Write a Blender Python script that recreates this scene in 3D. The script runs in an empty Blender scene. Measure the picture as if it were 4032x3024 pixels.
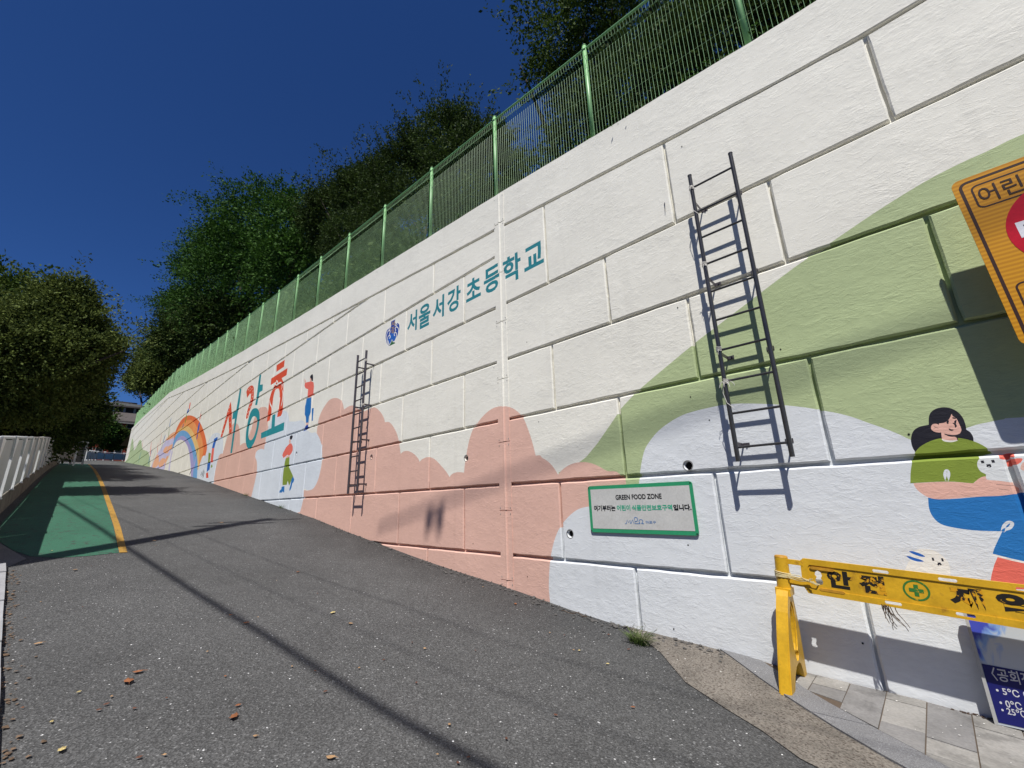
import bpy, math, random, bisect
import numpy as np
from mathutils import Vector, Matrix
from mathutils.geometry import delaunay_2d_cdt
random.seed(7); rng = np.random.default_rng(7)
scene = bpy.context.scene
C = scene.collection
K = 4.2            # metres from the lens to the wall plane
ZC = 1.4           # height of the lens above the near road

# ------------------------------------------------------------------ camera
_c = np.array([2016., 1512.]); _vh = np.array([243., 2023.]); _vv = np.array([1838., -4450.])
FPX = math.sqrt(-((_vh - _c) @ (_vv - _c)))
def _dir(p):
    d = np.array([p[0] - _c[0], -(p[1] - _c[1]), -FPX]); return d / np.linalg.norm(d)
_X = _dir(_vh); _Z = _dir(_vv); _Z = _Z - _X * (_X @ _Z); _Z /= np.linalg.norm(_Z); _Y = np.cross(_Z, _X)
R = np.stack([_X, _Y, _Z])
CAM = np.array([0, 0, ZC])
cam = bpy.data.objects.new('camera', bpy.data.cameras.new('camera'))
cam.data.sensor_width = 36; cam.data.lens = FPX / 4032 * 36
cam.data.clip_start = 0.05; cam.data.clip_end = 3000
M = Matrix([list(R[i]) + [CAM[i]] for i in range(3)] + [[0, 0, 0, 1]])
cam.matrix_world = M
C.objects.link(cam); scene.camera = cam

# ------------------------------------------------------------------ sky, sun, exposure
LS = np.array([-.66, 1.0, 2.05]); LS /= np.linalg.norm(LS)      # towards the sun
world = bpy.data.worlds.new('World'); scene.world = world; world.use_nodes = True
nt = world.node_tree; nt.nodes.clear()
sky = nt.nodes.new('ShaderNodeTexSky'); sky.sky_type = 'NISHITA'; sky.sun_disc = False
sky.sun_elevation = math.asin(LS[2]); sky.sun_rotation = math.atan2(LS[0], LS[1])
sky.altitude = 1800; sky.air_density = 1.0; sky.dust_density = 0.0; sky.ozone_density = 3.0
bg = nt.nodes.new('ShaderNodeBackground'); bg.inputs['Strength'].default_value = 0.05
hs = nt.nodes.new('ShaderNodeHueSaturation'); hs.inputs['Saturation'].default_value = 1.10; hs.inputs['Value'].default_value = 1.0
tint = nt.nodes.new('ShaderNodeMix'); tint.data_type = 'RGBA'; tint.blend_type = 'MULTIPLY'; tint.inputs[0].default_value = 1; tint.inputs[7].default_value = (.54, .84, 1.34, 1)
wo = nt.nodes.new('ShaderNodeOutputWorld')
nt.links.new(sky.outputs[0], hs.inputs['Color']); nt.links.new(hs.outputs[0], tint.inputs[6]); nt.links.new(tint.outputs[2], bg.inputs['Color']); nt.links.new(bg.outputs[0], wo.inputs[0])
sun = bpy.data.objects.new('sun', bpy.data.lights.new('sun', 'SUN'))
sun.data.energy = 5.0; sun.data.angle = math.radians(0.53); sun.data.color = (1.0, 0.965, 0.91)
sun.rotation_mode = 'QUATERNION'; sun.rotation_quaternion = Vector(LS).to_track_quat('Z', 'Y'); sun.location = (-8, 12, 25)
C.objects.link(sun)
scene.view_settings.view_transform = 'Standard'; scene.view_settings.look = 'None'
scene.view_settings.gamma = 1; scene.view_settings.exposure = 0.25
scene.render.engine = 'CYCLES'
scene.cycles.max_bounces = 6; scene.cycles.transparent_max_bounces = 8

# ------------------------------------------------------------------ measuring helpers (photograph pixels -> places in the world)
def ray(p):
    return R @ np.array([p[0] - _c[0], -(p[1] - _c[1]), -FPX])
def wall_pt(p, y=-K):
    r = ray(p); t = y / r[1]; q = r * t
    return (q[0], q[2] + ZC)
def at_x(p, x):
    r = ray(p); q = r * (x / r[0]); return np.array([q[0], q[1], q[2] + ZC])
def at_y(p, y):
    r = ray(p); q = r * (y / r[1]); return np.array([q[0], q[1], q[2] + ZC])
def FR(x0, y0, s):
    return lambda x, y: (x0 + x / s, y0 + y / s)
GS = np.array([-40, -3, -1, -.3, -.02, .08, .21, .29, .37, .65, .77, .84, .98, 1.03, 1.23, 1.44, 1.52, 2.10, 2.53, 3.13, 3.80, 5.19, 5.82, 7.71, 10.07, 16.4, 24, 40, 300]) * K
GZ = np.array([-.60, -.42, -.375, -.342, -.333, -.326, -.322, -.319, -.313, -.30, -.288, -.279, -.262, -.255, -.236, -.213, -.203, -.129, -.067, .004, .085, .255, .329, .537, .765, 1.371, 2.06, 2.1, 2.1]) * K + ZC
def g(x): return float(np.interp(x, GS, GZ))
_cs = np.array([-6, -.08, .09, .30, .56, 1.03, 1.50, 2.45, 2.93, 3.38, 4.70, 7.06, 9.68, 13.91, 16.4, 24]) * K
_cz = np.array([1.06, 1.075, 1.087, 1.110, 1.137, 1.187, 1.228, 1.320, 1.363, 1.407, 1.535, 1.79, 2.09, 2.273, 2.34, 2.45]) * K + ZC
def cop(x): return float(np.interp(x, _cs, _cz))
def topj(x): return cop(x) - np.interp(x, [0, 10, 26, 43, 70], [.66, .66, .63, .42, .32])
def gpt(p):
    r = ray(p); lo = None
    for t in np.arange(.0002, .2, .0002):
        q = r * t
        if q[2] + ZC < g(q[0]): lo = t; break
    if lo is None: return None
    a, b = lo - .0002, lo
    for _ in range(20):
        m = (a + b) / 2; q = r * m
        if q[2] + ZC < g(q[0]): b = m
        else: a = m
    q = r * b; return (q[0], q[1])

# ------------------------------------------------------------------ materials
MATS = {}
def mat(name, col, rough=.8, n_scale=3., n_amt=.12, f_scale=60., f_amt=.06, bump=.0, b_scale=(20, 20, 20), bdist=.01, metal=0., spec=.3, trans=0., coord='pos', alt=None, alt_amt=(.5, .6), alt_scale=4.):
    if name in MATS: return MATS[name]
    m = bpy.data.materials.new(name); m.use_nodes = True; t = m.node_tree; N = t.nodes; Lk = t.links
    p = N['Principled BSDF']; p.inputs['Roughness'].default_value = rough; p.inputs['Metallic'].default_value = metal
    p.inputs['Specular IOR Level'].default_value = spec
    if coord == 'pos':
        geo = N.new('ShaderNodeNewGeometry'); co = geo.outputs['Position']
    else:
        geo = N.new('ShaderNodeTexCoord'); co = geo.outputs['Object']
    n1 = N.new('ShaderNodeTexNoise'); n1.inputs['Scale'].default_value = n_scale; n1.inputs['Detail'].default_value = 5; Lk.new(co, n1.inputs['Vector'])
    n2 = N.new('ShaderNodeTexNoise'); n2.inputs['Scale'].default_value = f_scale; n2.inputs['Detail'].default_value = 3; Lk.new(co, n2.inputs['Vector'])
    r1 = N.new('ShaderNodeMapRange'); r1.inputs[1].default_value = .3; r1.inputs[2].default_value = .7; r1.inputs[3].default_value = 1 - n_amt; r1.inputs[4].default_value = 1 + n_amt * .6; Lk.new(n1.outputs[0], r1.inputs[0])
    r2 = N.new('ShaderNodeMapRange'); r2.inputs[1].default_value = .3; r2.inputs[2].default_value = .7; r2.inputs[3].default_value = 1 - f_amt; r2.inputs[4].default_value = 1 + f_amt; Lk.new(n2.outputs[0], r2.inputs[0])
    mm = N.new('ShaderNodeMath'); mm.operation = 'MULTIPLY'; Lk.new(r1.outputs[0], mm.inputs[0]); Lk.new(r2.outputs[0], mm.inputs[1])
    base = N.new('ShaderNodeRGB'); base.outputs[0].default_value = (*col, 1); src = base.outputs[0]
    if alt is not None:
        n3 = N.new('ShaderNodeTexNoise'); n3.inputs['Scale'].default_value = alt_scale; n3.inputs['Detail'].default_value = 6; n3.inputs['Roughness'].default_value = .65; Lk.new(co, n3.inputs['Vector'])
        r3 = N.new('ShaderNodeMapRange'); r3.inputs[1].default_value = alt_amt[0]; r3.inputs[2].default_value = alt_amt[1]; Lk.new(n3.outputs[0], r3.inputs[0])
        mx = N.new('ShaderNodeMix'); mx.data_type = 'RGBA'; Lk.new(r3.outputs[0], mx.inputs[0]); Lk.new(src, mx.inputs[6]); mx.inputs[7].default_value = (*alt, 1); src = mx.outputs[2]
    vm = N.new('ShaderNodeVectorMath'); vm.operation = 'SCALE'; Lk.new(src, vm.inputs[0]); Lk.new(mm.outputs[0], vm.inputs['Scale'])
    Lk.new(vm.outputs[0], p.inputs['Base Color'])
    if trans:
        p.inputs['Transmission Weight'].default_value = trans
    if bump:
        mp = N.new('ShaderNodeMapping'); mp.inputs['Scale'].default_value = b_scale; Lk.new(co, mp.inputs['Vector'])
        nb = N.new('ShaderNodeTexNoise'); nb.inputs['Scale'].default_value = 1; nb.inputs['Detail'].default_value = 6; nb.inputs['Roughness'].default_value = .6; nb.inputs['Distortion'].default_value = .6; Lk.new(mp.outputs[0], nb.inputs['Vector'])
        bp = N.new('ShaderNodeBump'); bp.inputs['Strength'].default_value = bump; bp.inputs['Distance'].default_value = bdist; Lk.new(nb.outputs[0], bp.inputs['Height']); Lk.new(bp.outputs[0], p.inputs['Normal'])
    MATS[name] = m; return m

def paint(name, col, dirt=.05):
    """masonry paint on trowelled concrete: strokes in relief, faint blotches, drips and grime in the blotches"""
    if name in MATS: return MATS[name]
    m = bpy.data.materials.new(name); m.use_nodes = True; t = m.node_tree; N = t.nodes; Lk = t.links
    p = N['Principled BSDF']; p.inputs['Roughness'].default_value = .72; p.inputs['Specular IOR Level'].default_value = .25
    geo = N.new('ShaderNodeNewGeometry'); co = geo.outputs['Position']
    def noise(scale, detail=4, rough=.55, dist=0.):
        mp = N.new('ShaderNodeMapping'); mp.inputs['Scale'].default_value = scale; Lk.new(co, mp.inputs['Vector'])
        n = N.new('ShaderNodeTexNoise'); n.inputs['Scale'].default_value = 1; n.inputs['Detail'].default_value = detail; n.inputs['Roughness'].default_value = rough; n.inputs['Distortion'].default_value = dist
        Lk.new(mp.outputs[0], n.inputs['Vector']); return n.outputs[0]
    def mr(x, a, b, c, d):
        r = N.new('ShaderNodeMapRange'); r.inputs[1].default_value = a; r.inputs[2].default_value = b; r.inputs[3].default_value = c; r.inputs[4].default_value = d; Lk.new(x, r.inputs[0]); return r.outputs[0]
    def mul(a, b, op='MULTIPLY'):
        k = N.new('ShaderNodeMath'); k.operation = op; Lk.new(a, k.inputs[0]); Lk.new(b, k.inputs[1]) if not isinstance(b, float) else setattr(k.inputs[1], 'default_value', b); return k.outputs[0]
    big = mr(noise((.9, .9, 1.3), 5, .6), .32, .68, .94, 1.035)
    fine = mr(noise((14, 14, 34), 5, .65), .3, .72, .955, 1.035)
    grime = mr(noise((2.2, 2.2, 5.5), 7, .72, .8), .60, .80, 1.0, 1 - dirt * 2.6)
    drip = mr(noise((5.5, 5.5, .35), 3, .5), .60, .78, 1.0, 1 - dirt * 1.3)
    f = mul(mul(big, fine), mul(grime, drip))
    base = N.new('ShaderNodeRGB'); base.outputs[0].default_value = (*col, 1)
    vm = N.new('ShaderNodeVectorMath'); vm.operation = 'SCALE'; Lk.new(base.outputs[0], vm.inputs[0]); Lk.new(f, vm.inputs['Scale']); Lk.new(vm.outputs[0], p.inputs['Base Color'])
    b1 = noise((9, 9, 20), 7, .64, 1.4); b2 = noise((1.3, 1.3, 2.0), 3, .5); b3 = noise((55, 55, 120), 3, .6)
    msk = mr(noise((1.5, 1.5, 2.1), 5, .65), .45, .64, .10, 1.25); b4 = mr(noise((4.5, 4.5, 11), 6, .6, 2.2), .54, .60, 0., 1.)
    h = mul(mul(mul(mul(b1, msk), .9), mul(b2, 1.4), 'ADD'), mul(mul(b3, .22), mul(b4, .13), 'ADD'), 'ADD')
    bp = N.new('ShaderNodeBump'); bp.inputs['Strength'].default_value = .36; bp.inputs['Distance'].default_value = .013; Lk.new(h, bp.inputs['Height']); Lk.new(bp.outputs[0], p.inputs['Normal'])
    MATS[name] = m; return m

P_ = dict(
    white=(.765, .745, .665), warmwhite=(.70, .69, .63), pink=(.68, .43, .35), green=(.40, .475, .255), lav=(.66, .685, .705), pale=(.64, .685, .73),
    teal=(.022, .25, .28), deepteal=(.02, .20, .24), red=(.66, .085, .035), coral=(.74, .15, .11), orange=(.72, .17, .055), orange2=(.78, .31, .10), yellow=(.76, .50, .19),
    skyb=(.16, .36, .62), purple=(.36, .33, .58), blue=(.02, .12, .46), jeans=(.018, .16, .44), olive=(.21, .28, .04), skin=(.72, .42, .34), black=(.012, .012, .02),
    cat=(.66, .68, .68), chalk=(.78, .76, .70), lilac=(.55, .52, .70), peach=(.78, .42, .25), moss=(.40, .50, .28), navy=(.012, .055, .32), gold=(.42, .27, .08), pine=(.02, .12, .04))
def PM(k): return paint('paint_' + k, P_[k])

M_fence = mat('green_fence_enamel', (.19, .41, .16), rough=.45, n_amt=.1, spec=.5)
M_wire = mat('green_wire_enamel', (.27, .46, .22), rough=.4, n_amt=.25, spec=.5)
M_steel = mat('dark_tube_steel', (.085, .083, .082), rough=.24, metal=.55, spec=.5, n_amt=.15, f_amt=.1)
M_steel2 = mat('matt_tube_steel', (.10, .09, .10), rough=.45, metal=.6, n_amt=.15)
M_rope = mat('white_cord', (.62, .60, .56), rough=.9)
M_dark = mat('hole_shade_and_screw_black', (.006, .006, .006), rough=1)  # black colour stands in for shade inside drain holes and pits; also screws
M_conc = mat('raw_concrete', (.30, .29, .27), rough=.9, bump=.5, alt=(.2, .19, .17))

# ------------------------------------------------------------------ object helpers
def link(name, me, parent=None, kind=None, loc=None):
    o = bpy.data.objects.new(name, me)
    C.objects.link(o)
    if loc is not None: o.location = loc
    if parent is not None: o.parent = parent
    if kind: o['kind'] = kind
    return o
def tag(o, label, cat, group=None):
    o['label'] = label; o['category'] = cat
    if group: o['group'] = group
    return o
def thing(name, label, cat, loc=(0, 0, 0), group=None):
    o = bpy.data.objects.new(name, None); C.objects.link(o); o.location = loc; o.empty_display_size = .1
    return tag(o, label, cat, group)
def rel(parent):
    """world location of a parent, so that child meshes given in world metres land where they should"""
    v = np.zeros(3); p = parent
    while p is not None: v += np.array(p.location); p = p.parent
    return v
def mesh(name, V, Fc, mats, idx=None, smooth=False):
    me = bpy.data.meshes.new(name); me.from_pydata([tuple(v) for v in V], [], [tuple(f) for f in Fc])
    for m in (mats if isinstance(mats, (list, tuple)) else [mats]): me.materials.append(m)
    if idx is not None: me.polygons.foreach_set('material_index', idx)
    if smooth: me.polygons.foreach_set('use_smooth', [True] * len(me.polygons))
    me.update(); return me
class MB:
    def __init__(s): s.V = []; s.F = []; s.I = []
    def add(s, V, F, i=0):
        b = len(s.V); s.V += [tuple(map(float, v)) for v in V]; s.F += [tuple(b + k for k in f) for f in F]; s.I += [i] * len(F); return s
    def box(s, c, d, rot=None, i=0):
        c = np.array(c, float); h = np.array(d, float) / 2
        v = np.array([[x, y, z] for x in (-1, 1) for y in (-1, 1) for z in (-1, 1)]) * h
        if rot is not None: v = v @ np.array(rot).T
        return s.add(v + c, [(0, 1, 3, 2), (4, 6, 7, 5), (0, 4, 5, 1), (2, 3, 7, 6), (0, 2, 6, 4), (1, 5, 7, 3)], i)
    def tube(s, pts, r, n=8, cap=True, i=0):
        pts = [np.array(p, float) for p in pts]; rs = r if isinstance(r, (list, tuple, np.ndarray)) else [r] * len(pts)
        V = []; prev = None
        for k, p in enumerate(pts):
            d = pts[min(k + 1, len(pts) - 1)] - pts[max(k - 1, 0)]; d = d / (np.linalg.norm(d) + 1e-9)
            if prev is None:
                a = np.cross(d, [0, 0, 1.]);
                if np.linalg.norm(a) < .1: a = np.cross(d, [1., 0, 0])
            else:
                a = prev - d * (prev @ d)
            a /= np.linalg.norm(a); prev = a; b = np.cross(d, a)
            for j in range(n):
                th = 2 * math.pi * j / n; V.append(p + rs[k] * (a * math.cos(th) + b * math.sin(th)))
        F = [(k * n + j, k * n + (j + 1) % n, (k + 1) * n + (j + 1) % n, (k + 1) * n + j) for k in range(len(pts) - 1) for j in range(n)]
        if cap: F += [tuple(range(n - 1, -1, -1)), tuple((len(pts) - 1) * n + j for j in range(n))]
        return s.add(V, F, i)
    def build(s, name, mats, parent=None, smooth=False, kind=None, loc=None):
        off = rel(parent) if parent is not None else (np.array(loc) if loc is not None else np.zeros(3))
        me = mesh(name, np.array(s.V) - off, s.F, mats, s.I, smooth)
        if smooth:
            try: me.set_sharp_from_angle(angle=math.radians(40))
            except Exception: pass
        return link(name, me, parent, kind, loc)

# ------------------------------------------------------------------ flat shapes -> triangles
def segs(loops):
    out = []
    for lp in loops:
        n = len(lp)
        for i in range(n): out.append((lp[i][0], lp[i][1], lp[(i + 1) % n][0], lp[(i + 1) % n][1]))
    return np.array(out)
def pip(E, P):
    """even-odd test of many points against an edge soup"""
    P = np.atleast_2d(P); x = P[:, 0][:, None]; y = P[:, 1][:, None]
    y1 = E[:, 1][None]; y2 = E[:, 3][None]; x1 = E[:, 0][None]; x2 = E[:, 2][None]
    c = (y1 > y) != (y2 > y)
    with np.errstate(divide='ignore', invalid='ignore'):
        xx = (x2 - x1) * (y - y1) / (y2 - y1) + x1
    return (np.sum(c & (x < xx), axis=1) % 2) == 1
def smooth_loop(pts, sub=4, closed=True):
    """Catmull-Rom through the points; a point given with a third value is a sharp corner"""
    n = len(pts); P = [np.array(p[:2], float) for p in pts]; cr = [len(p) > 2 for p in pts]; out = []
    rngs = range(n) if closed else range(n - 1)
    for i in rngs:
        p1 = P[i]; p2 = P[(i + 1) % n]
        p0 = P[i - 1] if (closed or i > 0) and not cr[i] else 2 * p1 - p2
        p3 = P[(i + 2) % n] if (closed or i + 2 < n) and not cr[(i + 1) % n] else 2 * p2 - p1
        for k in range(sub):
            t = k / sub
            out.append(tuple(.5 * ((2 * p1) + (-p0 + p2) * t + (2 * p0 - 5 * p1 + 4 * p2 - p3) * t * t + (-p0 + 3 * p1 - 3 * p2 + p3) * t ** 3)))
    if not closed: out.append(tuple(P[-1]))
    return out
def ribbon(pts, w, taper=False):
    P = [np.array(p, float) for p in pts]; L_ = []; R_ = []
    n = len(P)
    for i, p in enumerate(P):
        d = P[min(i + 1, n - 1)] - P[max(i - 1, 0)]; d = d / (np.linalg.norm(d) + 1e-9); q = np.array([-d[1], d[0]])
        ww = w / 2 * ((1 - abs(2 * i / (n - 1) - 1) ** 3 * .8) if taper else 1)
        L_.append(tuple(p + q * ww)); R_.append(tuple(p - q * ww))
    return L_ + R_[::-1]
def text2d(s, size=1., bold=0.):
    cu = bpy.data.curves.new('tmp', 'FONT'); cu.body = s; cu.size = size; cu.offset = bold; cu.resolution_u = 3
    o = bpy.data.objects.new('tmp', cu); C.objects.link(o); bpy.context.view_layer.update()
    ev = o.evaluated_get(bpy.context.evaluated_depsgraph_get()); me = ev.to_mesh()
    V = [(v.co.x, v.co.y) for v in me.vertices]; F = [tuple(p.vertices) for p in me.polygons]
    ev.to_mesh_clear(); bpy.data.objects.remove(o); bpy.data.curves.remove(cu)
    return np.array(V), F
def outline_edges(V, F):
    cnt = {}
    for f in F:
        for i in range(len(f)):
            a, b = f[i], f[(i + 1) % len(f)]; cnt.setdefault((min(a, b), max(a, b)), []).append(1)
    key = {}; E = []
    for (a, b), l in cnt.items():
        if len(l) == 1: E.append((*V[a], *V[b]))
    return np.array(E)
def fit(V, box):
    """scale text vertices into box (x0,y0,x1,y1)"""
    a = V.min(0); b = V.max(0); x0, y0, x1, y1 = box
    return np.stack([x0 + (V[:, 0] - a[0]) / (b[0] - a[0]) * (x1 - x0), y0 + (V[:, 1] - a[1]) / (b[1] - a[1]) * (y1 - y0)], 1)

def cut(outline, shapes, holes=()):
    """triangulate an outline with every paint edge as a cut. shapes: [(key, E)] bottom to top. returns verts, tris, keys"""
    o = np.array(outline, float); lo = o.min(0) - .01; hi = o.max(0) + .01
    verts = [Vector(p) for p in outline]; n = len(outline)
    edges = [(i, (i + 1) % n) for i in range(n)]
    use = []
    for key, E in list(shapes) + [(None, h) for h in holes]:
        mx = np.maximum(E[:, :2], E[:, 2:]); mn = np.minimum(E[:, :2], E[:, 2:])
        if (mx.max(0) < lo).any() or (mn.min(0) > hi).any(): continue
        use.append((key, E))
        k = ((mx >= lo) & (mn <= hi)).all(1)
        for e in E[k]:
            b = len(verts); verts += [Vector(e[:2]), Vector(e[2:])]; edges.append((b, b + 1))
    V, _, F, *_r = delaunay_2d_cdt(verts, edges, [], 0, 1e-5)
    V = np.array([tuple(v) for v in V]); F = [f for f in F if len(f) == 3]
    if not F: return V, [], []
    cen = np.array([V[list(f)].mean(0) for f in F])
    area = np.array([abs(np.cross(V[f[1]] - V[f[0]], V[f[2]] - V[f[0]])) for f in F])
    inside = pip(segs([outline]), cen) & (area > 1e-9)
    keys = np.array([-1] * len(F)); names = ['base']
    lab = ['base'] * len(F)
    for key, E in use:
        k = pip(E, cen)
        if key is None: inside &= ~k
        else:
            for i in np.where(k)[0]: lab[i] = key
    out = [(F[i], lab[i]) for i in range(len(F)) if inside[i]]
    return V, [f for f, _ in out], [l for _, l in out]

def wall_mesh(name, outline, shapes, base, depth0, thick, parent, holes=(), bevel=.006, keymat=None):
    """one face of painted concrete at y=-K-depth0 with sides going back by thick"""
    V2, T, L_ = cut(outline, shapes, holes)
    if not T: return None
    keys = sorted(set(L_)); slots = {k: i for i, k in enumerate(keys)}
    mats = [(PM(base) if k == 'base' else PM(k)) if keymat is None else keymat(k) for k in keys]
    y0 = -K - depth0
    used = sorted({i for t in T for i in t}); mp = {v: i for i, v in enumerate(used)}
    V = [[V2[v][0], y0, V2[v][1]] for v in used]; F = []; I = []
    ed = {}
    for t, l in zip(T, L_):
        a, b, c = (V2[i] for i in t)
        # front face looks towards +y
        t2 = t if np.cross(b - a, c - a) < 0 else t[::-1]
        F.append(tuple(mp[i] for i in t2)); I.append(slots[l])
        for i in range(3):
            e = (t2[i], t2[(i + 1) % 3]); ed[e] = l
    if thick > 0:
        bd = [(e, l) for e, l in ed.items() if (e[1], e[0]) not in ed]
        nrm = {}
        for (a, b), l in bd:
            d = V2[b] - V2[a]; d = d / (np.linalg.norm(d) + 1e-12); nn = np.array([-d[1], d[0]])
            nrm.setdefault(a, []).append(nn); nrm.setdefault(b, []).append(nn)
        ring1 = {}; ring2 = {}
        for v, ns in nrm.items():
            q = np.mean(ns, 0); q = q / (np.linalg.norm(q) + 1e-9); p = V2[v] + q * bevel
            ring1[v] = len(V); V.append([p[0], y0 - bevel, p[1]])
            ring2[v] = len(V); V.append([p[0], y0 - thick, p[1]])
        for (a, b), l in bd:
            F.append((mp[b], mp[a], ring1[a], ring1[b])); I.append(slots[l])
            F.append((ring1[b], ring1[a], ring2[a], ring2[b])); I.append(slots[l])
    off = rel(parent)
    me = mesh(name, np.array(V) - off, F, mats, I)
    return link(name, me, parent)

# ================================================================== THE MURAL (painted shapes, bottom to top, in wall metres)
f2 = FR(400, 1350, 2.212); f8 = FR(800, 1350, 2.552); f4 = FR(440, 1480, 3.77); fg = FR(3500, 1500, 2.0734)
a11 = FR(1100, 1000, 2.765); a15 = FR(1100, 1500, 2.765); b06 = FR(1632, 600, 2.765); b12 = FR(1632, 1200, 2.765); b18 = FR(1632, 1800, 2.765)
c09 = FR(2432, 900, 2.765); c15 = FR(2432, 1500, 2.765); d00 = FR(3232, 0, 2.765); d06 = FR(3232, 600, 2.765); d12 = FR(3232, 1200, 2.765); e22 = FR(2200, 1700, 1.659)
em = FR(1480, 1230, 5.6)
SH = []
def to_wall(f, pts): return [tuple(wall_pt(f(p[0], p[1]) if f else p)) + tuple(p[2:]) for p in pts]
def shp(key, f, pts, sm=0, extra=()):
    W = to_wall(f, pts)
    if sm: W = smooth_loop(W, sm)
    loops = [[w[:2] for w in W]]
    for h in extra:
        H = to_wall(f, h); loops.append([w[:2] for w in (smooth_loop(H, sm) if sm else H)])
    SH.append((key, segs(loops)))
def strk(key, f, pts, w, sm=3, taper=True):
    W = [p[:2] for p in to_wall(f, pts)]
    if sm and len(W) > 2: W = smooth_loop(W, sm, closed=False)
    SH.append((key, segs([ribbon(W, w, taper)])))
def px_of(x, z):
    q = R.T @ (np.array([x, -K, z]) - CAM); return (_c[0] + q[0] * FPX / -q[2], _c[1] - q[1] * FPX / -q[2])
I_ = lambda f, *p: [tuple(f(x[0], x[1])) + tuple(x[2:]) for x in p]

# big pale green hill
hill = I_(b12, (1870, 1659), (2212, 1190)) + I_(c15, (35, 305), (190, 140)) + I_(c09, (345, 1659), (850, 1240), (1100, 1050), (1440, 790), (1930, 420)) + I_(d06, (100, 990), (600, 650), (1100, 340), (1500, 130)) + I_(d00, (1790, 1659), (2212, 1460)) + [(4300, 440), (4650, 340, 1), (*px_of(-3.2, 3.4), 1), (*px_of(-3.2, -.4), 1), (4700, 3000, 1), (2300, 3000, 1), (2200, 1860, 1)]
shp('green', None, hill, 3)
# lavender hill
lav = I_(c15, (235, 1105), (245, 1000), (265, 870), (300, 740), (370, 630), (450, 540), (560, 455), (680, 385), (800, 340), (1000, 290), (1150, 262), (1300, 247), (1500, 247), (1700, 255), (1850, 268), (2050, 290)) + I_(d12, (20, 1152), (180, 1180), (350, 1225), (500, 1280), (700, 1350), (850, 1410), (980, 1470), (1180, 1520, 1), (1560, 1352, 1), (1700, 1305), (1820, 1280), (2000, 1245), (2212, 1225)) + [px_of(-1.3, 1.75), px_of(-2.2, 1.8), (*px_of(-3.1, 1.3), 1), (*px_of(-3.1, -.4), 1), (4700, 3100, 1), (2400, 3100, 1), (2500, 2000, 1)]
shp('lav', None, lav, 3)
# pink clouds, left part behind the big letters
shp('pink', f8, [(60, 1480, 1), (98, 1400), (120, 1250), (150, 1140), (190, 1102), (207, 1075, 1), (240, 950), (272, 850), (310, 808), (350, 822), (368, 900), (370, 1032, 1), (400, 1010), (430, 1005, 1), (470, 900), (520, 740), (560, 662), (600, 644), (640, 655), (655, 720), (650, 830), (700, 1000), (700, 1600, 1), (200, 1600, 1)], 3)
# pink clouds, main part
pk = I_(f8, (940, 1720, 1), (990, 1650), (1006, 1480, 1)) + I_(a15, (320, 1192), (380, 1150), (430, 1040), (465, 880), (465, 740), (440, 640), (408, 568, 1), (418, 480), (440, 380), (490, 280), (550, 205), (620, 185), (680, 220), (706, 310, 1), (755, 278), (805, 268), (860, 305), (930, 330, 1), (985, 302), (1040, 288), (1100, 335), (1138, 400), (1152, 450, 1), (1200, 450), (1250, 510), (1290, 600), (1312, 720), (1322, 795, 1), (1350, 770), (1400, 762), (1460, 790), (1510, 840), (1527, 880, 1), (1560, 850), (1620, 828), (1690, 850), (1760, 920), (1820, 990), (1855, 1047, 1), (1880, 1015), (1940, 993), (2012, 998, 1), (2022, 900), (2040, 790), (2068, 650), (2108, 530), (2158, 450)) + I_(b12, (640, 1380), (700, 1270), (780, 1180), (860, 1125), (950, 1105), (1040, 1115), (1120, 1160), (1190, 1240), (1240, 1360), (1280, 1480), (1322, 1643, 1), (1370, 1640)) + I_(b18, (1390, 5), (1460, 50), (1520, 118), (1565, 190, 1), (1620, 130), (1700, 80), (1800, 55), (1900, 60), (2000, 95), (2100, 150)) + I_(e22, (380, 262), (440, 320, 1), (440, 500, 1)) + [(2480, 2600, 1), (1800, 2600, 1), (1100, 2300, 1)]
shp('pink', None, pk, 3)
# lavender cloud low on the pink
shp('lav', b18, [(1490, 1760, 1), (1475, 1560), (1464, 1400), (1472, 1200), (1490, 1050), (1520, 920), (1570, 790), (1640, 690), (1720, 610), (1800, 560), (1900, 538), (2010, 545), (2120, 590), (2230, 640), (2300, 560), (2420, 360, 1), (2600, 360, 1), (3300, 1700, 1), (3300, 2600, 1), (1500, 2600, 1)], 3)
# pale blue cloud by the walking woman
shp('pale', f8, [(470, 1600, 1), (490, 1520), (535, 1320), (540, 1200), (523, 1145), (535, 1092), (580, 1065), (612, 1072, 1), (625, 980), (645, 880), (690, 770), (750, 690), (810, 680), (850, 705), (868, 790, 1), (930, 790), (990, 778), (1020, 800), (1035, 870, 1), (1090, 905), (1130, 902), (1170, 960), (1196, 1060), (1190, 1200), (1160, 1360), (1110, 1460), (1060, 1480), (1012, 1465, 1), (1005, 1580), (975, 1700, 1), (560, 1750, 1)], 3)
shp('pale', f4, [(1180, 1560, 1), (1290, 1340), (1330, 1230), (1372, 1180), (1392, 1190, 1), (1415, 1020), (1470, 900), (1530, 850), (1590, 852), (1650, 930), (1650, 1150, 1), (1595, 1180), (1545, 1370), (1508, 1600, 1)], 3)
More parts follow.
